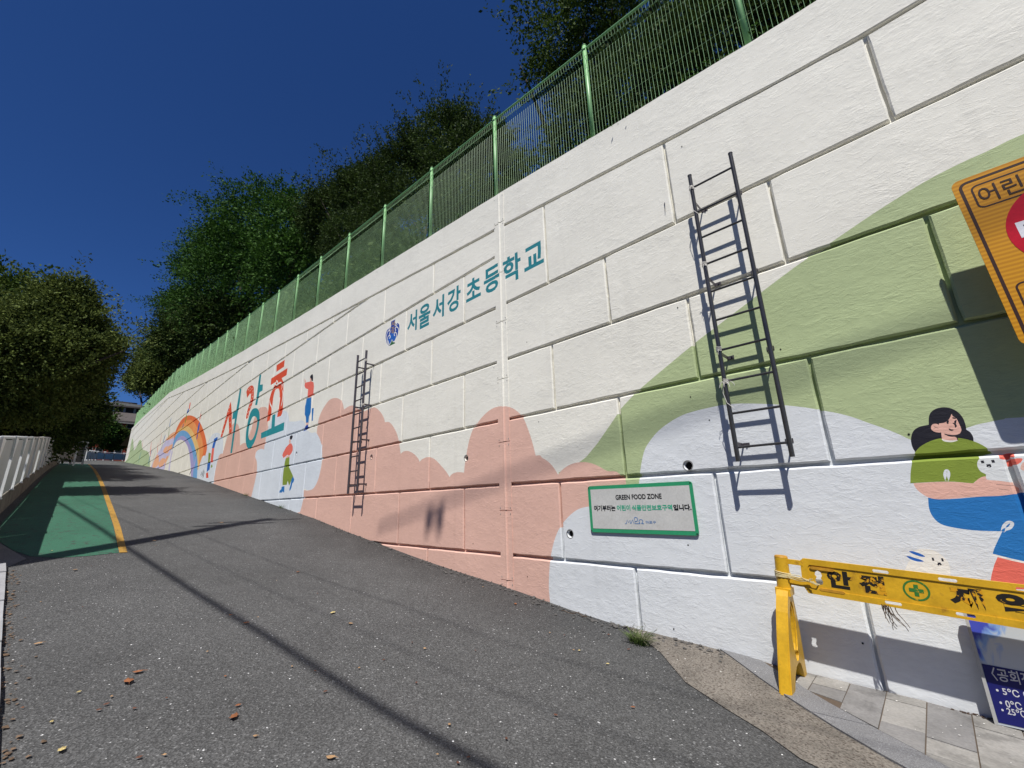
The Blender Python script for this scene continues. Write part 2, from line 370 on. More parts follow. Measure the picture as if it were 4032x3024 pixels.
# far end: hills, flowers
shp('moss', f4, [(170, 1300, 1), (235, 1230), (270, 1100), (300, 935), (318, 960), (328, 1110, 1), (370, 1050), (405, 965), (438, 960), (452, 1080), (490, 1105), (540, 1130), (570, 1250), (560, 1400, 1), (300, 1380, 1)], 2)
shp('lilac', f4, [(580, 1360, 1), (640, 1220), (700, 1120), (800, 965), (930, 890), (920, 990), (880, 1100), (860, 1250), (770, 1400, 1)], 2)
for q in ([(600, 1350), (640, 1230), (690, 1160), (700, 1300), (650, 1360)], [(700, 1290), (750, 1220), (800, 1240), (760, 1330), (700, 1350)], [(760, 1130), (800, 1050), (860, 1060), (830, 1150)], [(830, 1060), (900, 1010), (910, 1060), (850, 1110)], [(800, 950), (880, 860), (950, 830), (940, 900), (850, 950)], [(790, 1250), (840, 1180), (850, 1330), (800, 1390)]):
    shp('peach', f4, q, 2)
for x0, y0, x1, y1, k, w in ((395, 1300, 440, 1120, 'teal', .25), (540, 1330, 600, 1090, 'jeans', .3), (575, 1200, 590, 970, 'coral', .22), (610, 1290, 655, 1090, 'olive', .12), (680, 1150, 690, 990, 'coral', .14), (715, 1040, 745, 850, 'coral', .14), (730, 1130, 760, 1000, 'olive', .14), (755, 1020, 800, 870, 'blue', .2), (800, 830, 822, 750, 'pine', .12), (845, 930, 858, 760, 'olive', .16), (858, 760, 885, 620, 'jeans', .2), (820, 1140, 850, 960, 'lilac', .1), (900, 1250, 940, 1165, 'pine', .07), (930, 1110, 975, 1020, 'pine', .07), (1100, 1290, 1118, 1240, 'pine', .06), (880, 1360, 900, 1200, 'lilac', .08), (1020, 1420, 1065, 1330, 'lilac', .07), (970, 1430, 975, 1380, 'pine', .05), (455, 1060, 470, 950, 'coral', .12)):
    strk(k, f4, [(x0, y0), ((x0 + x1) / 2 - 4, (y0 + y1) / 2), (x1, y1)], w)
# rainbow
arcs = [('red', [(915, 1000, 1), (930, 890), (960, 790), (1010, 690), (1060, 628), (1130, 588), (1200, 595), (1270, 640), (1330, 730), (1378, 860), (1408, 1000), (1412, 1090), (1388, 1190, 1), (1370, 1182), (1335, 1215), (1290, 1330, 1), (1200, 1560, 1), (900, 1300, 1)]),
        ('orange', [(920, 1000, 1), (950, 860), (1010, 760), (1070, 690), (1130, 655), (1190, 662), (1250, 730), (1310, 850), (1345, 970), (1362, 1090), (1335, 1225), (1280, 1380, 1), (1150, 1560, 1), (900, 1300, 1)]),
        ('yellow', [(925, 1010, 1), (950, 890), (1000, 800), (1060, 757), (1120, 745), (1180, 790), (1240, 900), (1282, 1020), (1302, 1150), (1290, 1380, 1), (1150, 1560, 1), (900, 1300, 1)]),
        ('skyb', [(890, 1100, 1), (930, 930), (980, 850), (1040, 812), (1100, 820), (1160, 880), (1210, 990), (1250, 1130), (1275, 1300), (1262, 1560, 1), (900, 1500, 1)]),
        ('purple', [(895, 1100, 1), (960, 955), (1010, 902), (1060, 890), (1110, 930), (1160, 1020), (1200, 1150), (1216, 1300), (1200, 1560, 1), (900, 1500, 1)]),
        ('white', [(880, 1130, 1), (950, 990), (1000, 955), (1040, 950), (1090, 985), (1130, 1060), (1155, 1180), (1172, 1330), (1178, 1560, 1), (760, 1560, 1), (800, 1300, 1)])]
for k, p in arcs: shp({'red': 'orange', 'orange': 'orange2'}.get(k, k), f4, p, 3)
shp('lilac', f4, [(840, 1400, 1), (860, 1250), (888, 1110), (905, 1130), (880, 1230), (862, 1420, 1)], 2)
# climbers on the rainbow
for x0, y0, x1, y1, k, w in ((1145, 500, 1160, 400, 'coral', .35), (1115, 545, 1145, 490, 'blue', .28), (1085, 700, 1112, 570, 'olive', .28), (1050, 760, 1060, 720, 'navy', .2), (1300, 640, 1328, 515, 'black', .1), (1300, 655, 1322, 560, 'coral', .22), (1270, 850, 1298, 690, 'blue', .4), (1258, 945, 1266, 870, 'navy', .22), (1190, 1440, 1240, 1220, 'purple', .2), (1240, 1200, 1280, 1060, 'pine', .12), (1180, 1480, 1270, 1160, 'purple', .12), (1335, 1500, 1360, 1390, 'black', .12), (1350, 1520, 1375, 1400, 'black', .10), (1318, 1480, 1335, 1420, 'black', .08), (1150, 1470, 1190, 1370, 'black', .10)):
    strk(k, f4, [(x0, y0), ((x0 + x1) / 2 + 5, (y0 + y1) / 2), (x1, y1)], w)
# person with red trousers
shp('blue', f4, [(1520, 935), (1562, 908), (1577, 922), (1548, 968), (1522, 1072), (1488, 1072)])
shp('coral', f4, [(1490, 1072), (1522, 1072), (1500, 1282), (1462, 1290)])
shp('blue', f4, [(1422, 1290), (1466, 1290), (1452, 1388), (1410, 1430)])
shp('red', f4, [(1400, 1445), (1428, 1430), (1436, 1512), (1402, 1518)])
shp('olive', f4, [(1438, 1140), (1472, 1150), (1452, 1282), (1428, 1290)]); shp('olive', f4, [(1474, 1330), (1490, 1310), (1496, 1350), (1470, 1368)])
strk('black', f4, [(1534, 910), (1543, 860)], .12)

# 서강초 in big letters
shp('red', f8, [(278, 583), (287, 700), (286, 900), (262, 912), (258, 830), (254, 735), (236, 800), (192, 945), (173, 949), (205, 830), (240, 705)])
shp('teal', f8, [(368, 465), (384, 460), (368, 600), (343, 730), (322, 870), (290, 1108), (273, 1110), (296, 930), (322, 740)])
shp('teal', f8, [(300, 700), (347, 676), (342, 712), (322, 745), (318, 762), (292, 770), (296, 735)])
shp('red', f8, [(434, 490, 1), (450, 455), (470, 434), (492, 428), (507, 445), (510, 490), (505, 570), (488, 630), (465, 690), (450, 750), (430, 765, 1), (434, 720), (452, 655), (472, 590), (480, 530), (474, 508), (458, 528), (441, 553, 1)], 3)
shp('teal', f8, [(565, 325), (584, 319), (572, 422), (600, 416), (597, 478), (567, 497), (558, 540), (542, 625), (522, 626), (540, 520), (553, 410)])
shp('teal', f8, [(518, 656), (545, 662), (564, 700), (566, 780), (550, 880), (522, 980), (490, 1040), (462, 1062), (440, 1045), (428, 990), (431, 900), (447, 800), (470, 712), (493, 670)], 3, [[(515, 737), (535, 752), (543, 795), (535, 860), (515, 930), (490, 972), (467, 975), (455, 940), (458, 870), (475, 795), (495, 748)]])
shp('red', f8, [(738, 225), (820, 170), (812, 240), (735, 292)])
shp('red', f8, [(684, 358), (848, 252), (838, 324), (678, 425)])
shp('teal', f8, [(695, 727), (726, 713), (718, 845), (684, 862)])
shp('red', f8, [(752, 375, 1), (780, 348), (798, 375), (806, 420), (804, 560), (797, 690), (780, 735, 1), (743, 747, 1), (752, 680), (768, 560), (766, 480), (750, 458), (722, 480), (703, 560), (690, 680), (668, 780, 1), (640, 792, 1), (653, 690), (664, 580), (688, 490), (712, 440), (735, 400)], 3)
shp('teal', f8, [(582, 905), (817, 795), (809, 878), (580, 963)])
for p in ([(690, 490), (705, 430), (722, 415), (740, 425)], [(720, 470), (745, 420), (780, 400), (795, 430), (785, 470)], [(735, 375), (750, 400), (745, 440)], [(795, 470), (802, 520), (792, 600), (780, 640)], [(668, 570), (672, 610), (690, 650), (688, 700)]):
    strk('chalk', f8, p, .06)
for x, y in ((455, 470), (472, 450), (490, 460), (470, 480), (500, 485), (490, 510), (495, 540), (484, 570), (490, 600), (472, 610), (478, 640), (462, 650), (458, 690), (446, 700), (445, 735), (228, 770), (215, 810), (255, 690), (268, 740), (270, 800), (272, 860), (200, 870), (245, 730), (190, 910), (262, 650)):
    strk('chalk', f8, [(x, y - 3), (x + 1, y + 4)], .07, 0, False)
# standing woman
shp('coral', f8, [(1022, 405), (1045, 395), (1088, 386), (1110, 398), (1113, 440), (1106, 520), (1058, 547), (1048, 537), (1055, 465), (1030, 458), (1018, 432)])
shp('skin', f8, [(1073, 350), (1085, 358), (1088, 388), (1074, 388)]); shp('skin', f8, [(1017, 355), (1028, 375), (1036, 396), (1020, 406)]); shp('skin', f8, [(1048, 540), (1085, 522), (1088, 545), (1045, 560)])
shp('black', f8, [(1085, 322), (1100, 313), (1105, 340), (1103, 382), (1090, 385), (1085, 360), (1075, 350), (1075, 335)])
shp('jeans', f8, [(1040, 560), (1088, 545), (1085, 650), (1082, 700), (1065, 740), (1060, 800), (1035, 805), (1033, 745), (1022, 720), (1025, 640), (1035, 600)])
shp('jeans', f8, [(1090, 658), (1113, 655), (1105, 740), (1103, 782), (1091, 785), (1093, 720)])
shp('skin', f8, [(1038, 803), (1060, 800), (1055, 825), (1035, 830)]); shp('navy', f8, [(1035, 830), (1055, 820), (1056, 843), (1083, 850), (1060, 865), (1008, 890), (1015, 865)])
# walking woman in the green skirt
shp('black', f8, [(872, 938), (892, 926), (901, 940), (893, 965), (881, 976), (870, 962)]); shp('skin', f8, [(865, 968), (880, 975), (880, 1002), (868, 1016), (862, 1000)])
shp('coral', f8, [(866, 1014), (885, 1008), (900, 1040), (900, 1078), (886, 1110), (865, 1135), (848, 1124), (806, 1158), (795, 1130), (803, 1105), (832, 1050)])
shp('skin', f8, [(838, 1138), (868, 1128), (868, 1150), (832, 1162)])
shp('olive', f8, [(830, 1160), (868, 1145), (865, 1200), (862, 1245), (905, 1340), (865, 1436), (850, 1385), (841, 1426), (798, 1430), (800, 1360), (810, 1260), (820, 1200)])
shp('jeans', f8, [(790, 1445), (818, 1440), (815, 1502), (805, 1502), (800, 1490), (790, 1505), (766, 1505), (770, 1485), (785, 1470)])
shp('jeans', f8, [(903, 1342), (916, 1372), (910, 1395), (897, 1412), (886, 1460), (870, 1492), (867, 1470), (880, 1420), (888, 1372)])

# seated woman with a cat
shp('black', fg, [(215, 582, 1), (190, 535), (180, 475), (198, 412), (245, 376), (325, 357, 1), (326, 300), (340, 260), (380, 229), (440, 215), (500, 222), (558, 250), (603, 300), (626, 360), (632, 397, 1), (665, 420), (688, 458), (691, 496, 1), (600, 520, 1), (300, 560, 1)], 4)
shp('skin', fg, [(424, 400, 1), (460, 440), (545, 458), (552, 488), (490, 496), (434, 480, 1)], 3)
shp('olive', fg, [(215, 580, 1), (258, 535), (330, 495), (400, 472), (432, 470, 1), (440, 482), (500, 490), (560, 486), (562, 464, 1), (640, 478), (720, 503), (790, 540), (852, 592, 1), (770, 610), (728, 650), (722, 692), (745, 735), (792, 762, 1), (792, 795, 1), (720, 812), (688, 836, 1), (470, 822), (175, 835, 1), (178, 740), (195, 640)], 4)
strk('chalk', fg, [(432, 476), (460, 488), (510, 493), (562, 484)], .012, 4)
shp('skin', fg, [(408, 348, 1), (460, 338), (492, 312), (512, 268, 1), (522, 288), (548, 302), (566, 335), (590, 388), (588, 415), (568, 436), (530, 442), (480, 440), (440, 428), (425, 420, 1), (412, 398, 1)], 4)
shp('skin', fg, [(412, 362), (385, 350), (356, 355), (344, 377), (352, 402), (385, 418), (425, 420), (430, 390)], 3)
shp('black', fg, [(450, 428, 1), (490, 438), (540, 442), (588, 425, 1), (560, 448), (520, 456), (478, 448)], 3)
for p in ([(364, 368), (404, 388)], [(366, 386), (388, 378)], [(488, 322), (478, 340), (484, 352)], [(551, 318), (541, 335), (547, 348)], [(516, 300), (535, 304), (553, 303)], [(520, 342), (538, 352), (546, 368), (541, 382)], [(490, 388), (500, 398), (512, 402), (528, 400)]):
    strk('black', fg, p, .010, 4)
shp('skin', fg, [(200, 835, 1), (470, 823), (690, 836, 1), (728, 802), (760, 784), (795, 780), (860, 800), (960, 822), (1050, 850), (1075, 900), (1045, 925), (920, 936), (800, 950), (700, 946), (560, 958), (400, 966), (320, 950), (250, 905), (215, 868)], 4)
shp('jeans', fg, [(320, 952, 1), (400, 966), (560, 960), (750, 944), (900, 938), (1040, 921), (1100, 912), (1400, 900, 1), (1500, 1480, 1), (1103, 1480), (1000, 1455), (845, 1415, 1), (865, 1355), (925, 1228, 1), (700, 1220), (520, 1195), (420, 1165), (360, 1110), (328, 1040)], 4)
shp('coral', fg, [(888, 1434), (1000, 1460), (1110, 1490), (1400, 1500), (1400, 1700), (820, 1700), (838, 1580), (860, 1500)])
strk('chalk', fg, [(845, 1418), (1000, 1458), (1120, 1484)], .012, 0, False)
shp('cat', fg, [(722, 680), (735, 643), (770, 610), (850, 588), (940, 572), (1100, 560), (1200, 640), (1200, 900), (1060, 870), (1000, 832), (900, 815), (800, 805), (792, 762), (745, 735)], 3)
shp('pink', fg, [(1075, 700), (1103, 660), (1180, 650), (1180, 740), (1090, 730)], 3)
for p, w in (([(760, 650), (768, 672)], .014), ([(845, 645), (855, 668)], .014), ([(797, 690), (832, 686)], .013), ([(805, 703), (814, 690), (820, 695), (832, 704)], .012)): strk('black', fg, p, w, 0 if len(p) < 3 else 3, False)
for p in ([(903, 632), (960, 618), (1040, 594)], [(945, 688), (1010, 668), (1088, 636)]): strk('coral', fg, p, .036)
for p in ([(876, 843), (1012, 857)], [(895, 882), (985, 891)]): strk('black', fg, p, .011)
for c, pts in (('lav', [(474, 815), (458, 770), (463, 740), (473, 730), (484, 742), (487, 770), (474, 815)]), ('lav', [(928, 1228), (940, 1185), (970, 1155), (1000, 1155), (1005, 1172), (985, 1200), (950, 1212), (928, 1228)])):
    strk(c, fg, pts, .016, 4, False)
shp('chalk', fg, [(110, 1600, 1), (150, 1500), (178, 1450), (188, 1400), (240, 1373), (320, 1372), (390, 1393), (445, 1435), (490, 1490), (505, 1600, 1)], 4)
for p in ([(166, 1390), (230, 1412), (294, 1434)], [(145, 1430), (210, 1456), (284, 1472)]): strk('blue', fg, p, .020)
for p, w in (([(356, 1442), (364, 1468)], .010), ([(433, 1447), (441, 1473)], .010), ([(398, 1490), (424, 1488)], .011), ([(400, 1503), (412, 1491), (428, 1503)], .010)): strk('black', fg, p, w, 0, False)

# 서울서강초등학교 lettering
for ch, (x0, x1, z0, z1) in zip('서울서강초등학교', [(6.887, 6.548, 3.249, 3.686), (6.487, 6.104, 3.215, 3.696), (6.022, 5.676, 3.239, 3.685), (5.581, 5.203, 3.231, 3.693), (5.053, 4.676, 3.265, 3.665), (4.599, 4.213, 3.226, 3.680), (4.147, 3.769, 3.214, 3.683), (3.700, 3.320, 3.27, 3.65)]):
    V, F = text2d(ch, 1, .028)
    Ee = outline_edges(V, F); a = Ee.reshape(-1, 2); lo = a.min(0); hi = a.max(0)
    a = np.stack([x0 + (a[:, 0] - lo[0]) / (hi[0] - lo[0]) * (x1 - x0), z0 + ZC + (a[:, 1] - lo[1]) / (hi[1] - lo[1]) * (z1 - z0)], 1)
    SH.append(('deepteal', a.reshape(-1, 4)))
# school crest
shp('chalk', em, [(335, 195, 1), (432, 138, 1), (438, 195), (480, 185), (520, 205), (545, 260), (545, 350), (520, 460), (480, 560), (430, 650), (440, 690, 1), (258, 790, 1), (225, 720), (203, 620), (202, 520), (222, 420), (262, 330), (325, 275, 1)], 3)
shp('navy', em, [(340, 205, 1), (430, 155, 1), (428, 235), (470, 232), (510, 260), (522, 330), (505, 430), (470, 530), (420, 620), (380, 680, 1), (290, 745, 1), (240, 680), (218, 590), (222, 490), (245, 410), (290, 350), (335, 320, 1)], 3)
shp('blue', em, [(330, 470), (400, 430), (440, 520), (430, 600), (360, 660), (300, 700), (270, 620), (290, 540)], 3)
for p in ([(255, 735), (228, 640), (236, 520), (262, 430), (300, 400), (318, 430), (300, 470), (310, 492)], [(280, 735), (255, 650), (262, 560), (290, 515), (318, 520), (322, 550), (302, 568), (300, 580)], [(285, 380), (300, 330), (322, 345), (305, 372), (318, 395)], [(300, 720), (280, 660), (270, 620)],
          [(430, 640), (480, 540), (500, 430), (495, 350), (460, 320), (432, 345), (440, 400), (425, 420)], [(415, 640), (450, 560), (460, 480), (440, 445), (412, 455), (408, 500), (425, 515)], [(440, 305), (432, 270), (455, 240), (468, 268), (450, 300)]):
    strk('chalk', em, p, .021, 4, False)
for ch, box in (('서', (345, 200, 425, 318)), ('강', (340, 322, 415, 470))):
    V, F = text2d(ch, 1, .02); Ee = outline_edges(V, F); a = Ee.reshape(-1, 2); lo = a.min(0); hi = a.max(0)
    u = (a - lo) / (hi - lo); px = box[0] + u[:, 0] * (box[2] - box[0]); py = box[3] - u[:, 1] * (box[3] - box[1]) - u[:, 0] * 18
    W = np.array([wall_pt(em(x, y)) for x, y in zip(px, py)]); SH.append(('gold', W.reshape(-1, 4)))
shp('chalk', em, [(280, 755), (325, 670), (360, 590), (375, 640), (405, 630), (442, 685)]); shp('pine', em, [(292, 748), (328, 685), (358, 612), (384, 668), (403, 645), (428, 683)])

# ================================================================== THE RETAINING WALL
wall = thing('retaining_wall', 'long white concrete panel retaining wall painted with a mural of clouds, hills, a rainbow and people', 'wall', (0, -K, ZC - 1.4))
RZ = lambda k: (-.165 + .2148 * k) * K + ZC      # height of the course joints
GW, GD = .062, .045
PW = .4358 * K
def xs_row(k):
    o = .344 * K if k % 2 == 0 else .1265 * K
    return o
STRIP = (4.10, 4.325)
XEND = 68.9
def wob(x, z, s): return s * (math.sin(x * 7.1 + z * 3.3) * .5 + math.sin(x * 17.7 - z * 11.9) * .35 + math.sin(x * 41 + z * 37) * .3)
def side(p, q, step, amp):
    d = np.array(q) - np.array(p); n = max(1, int(np.linalg.norm(d) / step)); out = []
    nn = np.array([-d[1], d[0]]) / (np.linalg.norm(d) + 1e-9)
    for i in range(n):
        s = np.array(p) + d * i / n
        if i: s = s + nn * wob(s[0], s[1], amp)
        out.append(tuple(s))
    return out
HOLES = [(wall_pt(p), .052) for p in ((2709, 1833), (2245, 2102), (1836, 1804), (1463, 1799), (1168, 1785))]
HE = [segs([[(c[0] + r * math.cos(t), c[1] + r * math.sin(t)) for t in np.linspace(0, 2 * math.pi, 20, endpoint=False)]]) for c, r in HOLES]
npan = 0
for k in range(-1, 12):
    o = xs_row(k + 20); n0 = int(math.floor((-6.6 - o) / PW))
    cells = []; x = o + n0 * PW
    while x < XEND:
        a_, b_ = x + .026, min(x + PW - .026, XEND); x += PW
        cells += [(a_, 4.206), (4.220, b_)] if a_ < 4.2 < b_ else [(a_, b_)]
    for xa, xb in cells:
        z0 = RZ(k) + GW / 2; z1 = RZ(k + 1) - GW / 2
        if xb < 4.21:                              # this side of the strip the top course runs up to the sloping joint
            if k == 4: z1 = 99
            if k > 4: continue
        if xb - xa < .2: continue
        if max(topj(xa), topj(xb)) - GW / 2 < z0 + .05: continue
        if min(g(xa), g(xb)) > z1 + .05: continue
        near = xa < 12
        step, amp = (.10, .004) if near else ((.5, .004) if xa < 25 else (2., 0))
        ta, tb = topj(xa) - GW / 2, topj(xb) - GW / 2
        if min(ta, tb) <= z0 + .02:                # the sloping top joint cuts a wedge out of the course
            if max(ta, tb) <= z0 + .06: continue
            if ta > tb: xm = xa + (ta - z0) / (ta - tb) * (xb - xa); poly = [(xa, z0), (xm, z0), (xa, ta)]
            else: xm = xb - (tb - z0) / (tb - ta) * (xb - xa); poly = [(xm, z0), (xb, z0), (xb, min(tb, z1))] + ([(xa + (z1 - ta) / (tb - ta) * (xb - xa), z1)] if tb > z1 else [])
        else:
            poly = [(xa, z0), (xb, z0), (xb, min(tb, z1))]
            if (ta < z1) != (tb < z1): poly.append((xa + (z1 - ta) / (tb - ta) * (xb - xa), z1))
            poly.append((xa, min(ta, z1)))
        out = []
        for i in range(len(poly)): out += side(poly[i], poly[(i + 1) % len(poly)], step, amp)
        dz = .0035 * math.sin(k * 5.1 + xa * 3.7)
        wall_mesh('concrete_panel', out, SH, 'white', -abs(dz) if near else 0, GD + .004, wall, HE, .015); npan += 1
# coping band, cast in lengths
XC = [-7.2, -1.8, 4.2, 10.2, 17.5, 23.9, 31, 38, 45, 52, 60, XEND]
for i in range(len(XC) - 1):
    xa, xb = XC[i] + .004, XC[i + 1] - .004
    xs = sorted({xa, xb, *[v for v in list(_cs) + [10, 30] if xa < v < xb]} | set(np.arange(xa, xb, .35 if xa < 15 else 1.5)))
    low = [(x, topj(x) + GW / 2 + (wob(x, 1, .004) if x < 15 else 0)) for x in xs]; top = [(x, cop(x) + (wob(x, 5, .006) if x < 15 else 0)) for x in reversed(xs)]
    wall_mesh('coping_band', low + top, SH, 'white', 0, GD + .004, wall, bevel=.01)
# joint backing: paint carried into the bottom of the joints
xs = np.arange(-7.2, XEND, 2.4)
for nm, xa, xb in [('joint_backing', float(x), float(min(x + 2.4, XEND))) for x in xs]:
    zz0 = g(xa) - 1.0; zz1 = min(cop(xa), cop(xb)) - .1
    wall_mesh(nm, [(xa, zz0), (xb, zz0), (xb, zz1), (xa, zz1)], SH, 'white', GD, 0, wall)
# the body of the wall behind the panels
mb = MB()
xs = list(np.arange(-7.2, XEND, 1.2)) + [XEND]
for i in range(len(xs) - 1):
    a, b = xs[i], xs[i + 1]
    for (u0, u1) in ((-K - GD - .006, -K - .42),):
        V = [(a, u0, g(a) - 1.2), (b, u0, g(b) - 1.2), (b, u0, cop(b) - .006), (a, u0, cop(a) - .006), (a, u1, g(a) - 1.2), (b, u1, g(b) - 1.2), (b, u1, cop(b) - .006), (a, u1, cop(a) - .006)]
        mb.add(V, [(0, 1, 2, 3), (3, 2, 6, 7), (7, 6, 5, 4)])
mb.add([(XEND, -K - .42, g(XEND) - 1), (XEND, -K + .002, g(XEND) - 1), (XEND, -K + .002, cop(XEND) - .006), (XEND, -K - .42, cop(XEND) - .006)], [(0, 1, 2, 3)])
mb.build('wall_core', PM('white'), wall)
for (cx, cz), r in HOLES:
    m = MB(); n = 18
    ring = lambda y, rr: [(cx + rr * math.cos(t), y, cz + rr * math.sin(t)) for t in np.linspace(0, 2 * math.pi, n, endpoint=False)]
    V = ring(-K + .004, r) + ring(-K + .004, r - .007) + ring(-K - GD + .002, r - .007)
    m.add(V, [(i, (i + 1) % n, n + (i + 1) % n, n + i) for i in range(n)] + [(n + i, n + (i + 1) % n, 2 * n + (i + 1) % n, 2 * n + i) for i in range(n)])
    m.add(ring(-K - GD + .003, r - .007), [tuple(range(n))], 1)  # black disc paints in the darkness of a deep drain
    m.build('weep_hole', [mat('weep_pipe', (.22, .22, .21), rough=.6), M_dark], wall)
# metal strip over the expansion joint, in lengths, with a half-round bead
zs = [g(4.2) - .1] + [z + ZC for z in (-1.0, -.13, .80, 1.73, 2.64, 3.48, 4.39)] + [cop(4.2) - .04]
bx0, bx1 = 4.188, 4.222
for i in range(len(zs) - 1):
    lo, hi = zs[i] + .006, zs[i + 1] - .006
    if hi - lo < .05: continue
    wall_mesh('joint_cover_plate', [(STRIP[0] + .004 * math.sin(i * 2.), lo), (bx0, lo), (bx1, lo), (STRIP[1] - .004 * math.sin(i * 3.), lo), (STRIP[1], hi), (bx1, hi), (bx0, hi), (STRIP[0], hi)], SH, 'white', -.008 - .0015 * (i % 2), .012, wall, bevel=.001)
    # bead
    zc = sorted({lo, hi} | {z for z in np.arange(lo, hi, .05)})
    V = []; n = 6
    for z in zc:
        for j in range(n + 1):
            th = math.pi * j / n; V.append((4.205 - .019 * math.cos(th), -K + .006 + .022 * math.sin(th), z))
    F = []; I = []; keys = ['white']
    for a in range(len(zc) - 1):
        c = np.array([[4.205, (zc[a] + zc[a + 1]) / 2]]); lab = 'white'
        for key, E in SH:
            if E[:, [0, 2]].max() > 4.2 and E[:, [0, 2]].min() < 4.21 and pip(E, c)[0]: lab = key
        if lab not in keys: keys.append(lab)
        for j in range(n): b = a * (n + 1) + j; F.append((b, b + 1, b + n + 2, b + n + 1)); I.append(keys.index(lab))
    link('joint_cover_bead', mesh('joint_cover_bead', np.array(V) - rel(wall), F, [PM(k) for k in keys], I, True), wall)
    m = MB()
    for x in (STRIP[0] + .018, STRIP[1] - .018):
        for z in (lo + .03, hi - .04): m.add([(x + .008 * math.cos(t), -K + .0125, z + .008 * math.sin(t)) for t in np.linspace(0, 2 * math.pi, 8, endpoint=False)], [tuple(range(8))])
    m.build('screw_heads', M_conc, wall, kind='stuff')
for f_, p in ((b12, (1355, 1275)), (b12, (867, 687)), (b12, (1225, 408)), (c09, (655, 860)), (c09, (1775, 1315)), (c15, (795, 175)), (c15, (1000, 426)), (d12, (958, 1410)), (b18, (1232, 1300)), (b18, (640, 940)), (FR(2400, 2100, 2.765), (857, 127)), (FR(2400, 2100, 2.765), (702, 1040)), (FR(2432, 300, 2.765), (700, 766)), (FR(3232, 2424, 1.586), (262, 172)), (a15, (1087, 290)), (a15, (1057, 830))):
    q = wall_pt(f_(*p)); b = MB(); b.add([(q[0] + .007 * math.cos(t), -K + .0045, q[1] + .007 * math.sin(t)) for t in np.linspace(0, 2 * math.pi, 8, endpoint=False)], [tuple(range(8))]); b.build('anchor_pit', M_dark, wall)  # flat black disc on the face, painted for the shade in a pit
q = wall_pt(FR(2432, 300, 2.765)(525, 1390)); b = MB(); b.tube([(q[0] + .02, -K, q[1] + .0), (q[0], -K + .03, q[1]), (q[0] + .004, -K + .03, q[1] - .05), (q[0] + .014, -K + .02, q[1] - .10)], .0035, 5); b.build('wire_hook', M_steel2, wall)

# ================================================================== THE GROUND
def asphalt(name, base, chips):
    m = bpy.data.materials.new(name); m.use_nodes = True; t = m.node_tree; N = t.nodes; Lk = t.links; p = N['Principled BSDF']; p.inputs['Roughness'].default_value = .82; p.inputs['Specular IOR Level'].default_value = .3
    co = N.new('ShaderNodeNewGeometry').outputs['Position']
    def nz(sc, det=3, ro=.5, map_=None):
        n = N.new('ShaderNodeTexNoise'); n.inputs['Scale'].default_value = sc; n.inputs['Detail'].default_value = det; n.inputs['Roughness'].default_value = ro; Lk.new(co if map_ is None else map_, n.inputs['Vector']); return n.outputs[0]
    def mr(x, a, b, c, d):
        r = N.new('ShaderNodeMapRange'); r.inputs[1].default_value = a; r.inputs[2].default_value = b; r.inputs[3].default_value = c; r.inputs[4].default_value = d; Lk.new(x, r.inputs[0]); return r.outputs[0]
    def mul(a, b, op='MULTIPLY'):
        k = N.new('ShaderNodeMath'); k.operation = op; Lk.new(a, k.inputs[0]); Lk.new(b, k.inputs[1]); return k.outputs[0]
    mx0 = N.new('ShaderNodeMix'); mx0.data_type = 'VECTOR'; mx0.inputs[0].default_value = .012; 
    v = N.new('ShaderNodeTexVoronoi'); v.inputs['Scale'].default_value = 120; v.inputs['Randomness'].default_value = 1; Lk.new(co, v.inputs['Vector'])
    sp = N.new('ShaderNodeSeparateColor'); Lk.new(v.outputs['Color'], sp.inputs[0])
    v2 = N.new('ShaderNodeTexVoronoi'); v2.inputs['Scale'].default_value = 46; Lk.new(co, v2.inputs['Vector']); sp2 = N.new('ShaderNodeSeparateColor'); Lk.new(v2.outputs['Color'], sp2.inputs[0])
    stone = mr(sp.outputs[0], .2, 1.0, .68, 1.6)                     # every grain its own grey
    bright = mr(sp.outputs[1], .92, .97, 1.0, 2.1)                    # a few pale chips
    dot = mul(mr(sp2.outputs[1], .965, .975, 0, 1), mr(v2.outputs['Distance'], .28, .20, 0, 1)); dotm = mr(dot, 0, 1, 1.0, 6.5)
    macro = mul(mr(nz(.55, 5, .6), .3, .7, .84, 1.16), mr(nz(3.1, 4, .6), .3, .7, .93, 1.07))
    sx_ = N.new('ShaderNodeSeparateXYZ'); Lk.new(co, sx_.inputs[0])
    edge = mr(mul(sx_.outputs[1], mr(nz(1.6, 4), 0, 1, -.35, .35), 'ADD'), -4.0, -3.1, .70, 1.0)   # darker strip along the wall foot
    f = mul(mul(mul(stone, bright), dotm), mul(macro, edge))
    rgb = N.new('ShaderNodeRGB'); rgb.outputs[0].default_value = (*base, 1); vm = N.new('ShaderNodeVectorMath'); vm.operation = 'SCALE'; Lk.new(rgb.outputs[0], vm.inputs[0]); Lk.new(f, vm.inputs['Scale']); Lk.new(vm.outputs[0], p.inputs['Base Color'])
    bp = N.new('ShaderNodeBump'); bp.inputs['Strength'].default_value = .8; bp.inputs['Distance'].default_value = .004; Lk.new(mul(v.outputs['Distance'], nz(60, 4, .6), 'ADD'), bp.inputs['Height']); Lk.new(bp.outputs[0], p.inputs['Normal'])
    MATS[name] = m; return m
ASPH = asphalt('asphalt', (.066, .066, .0655), .1)
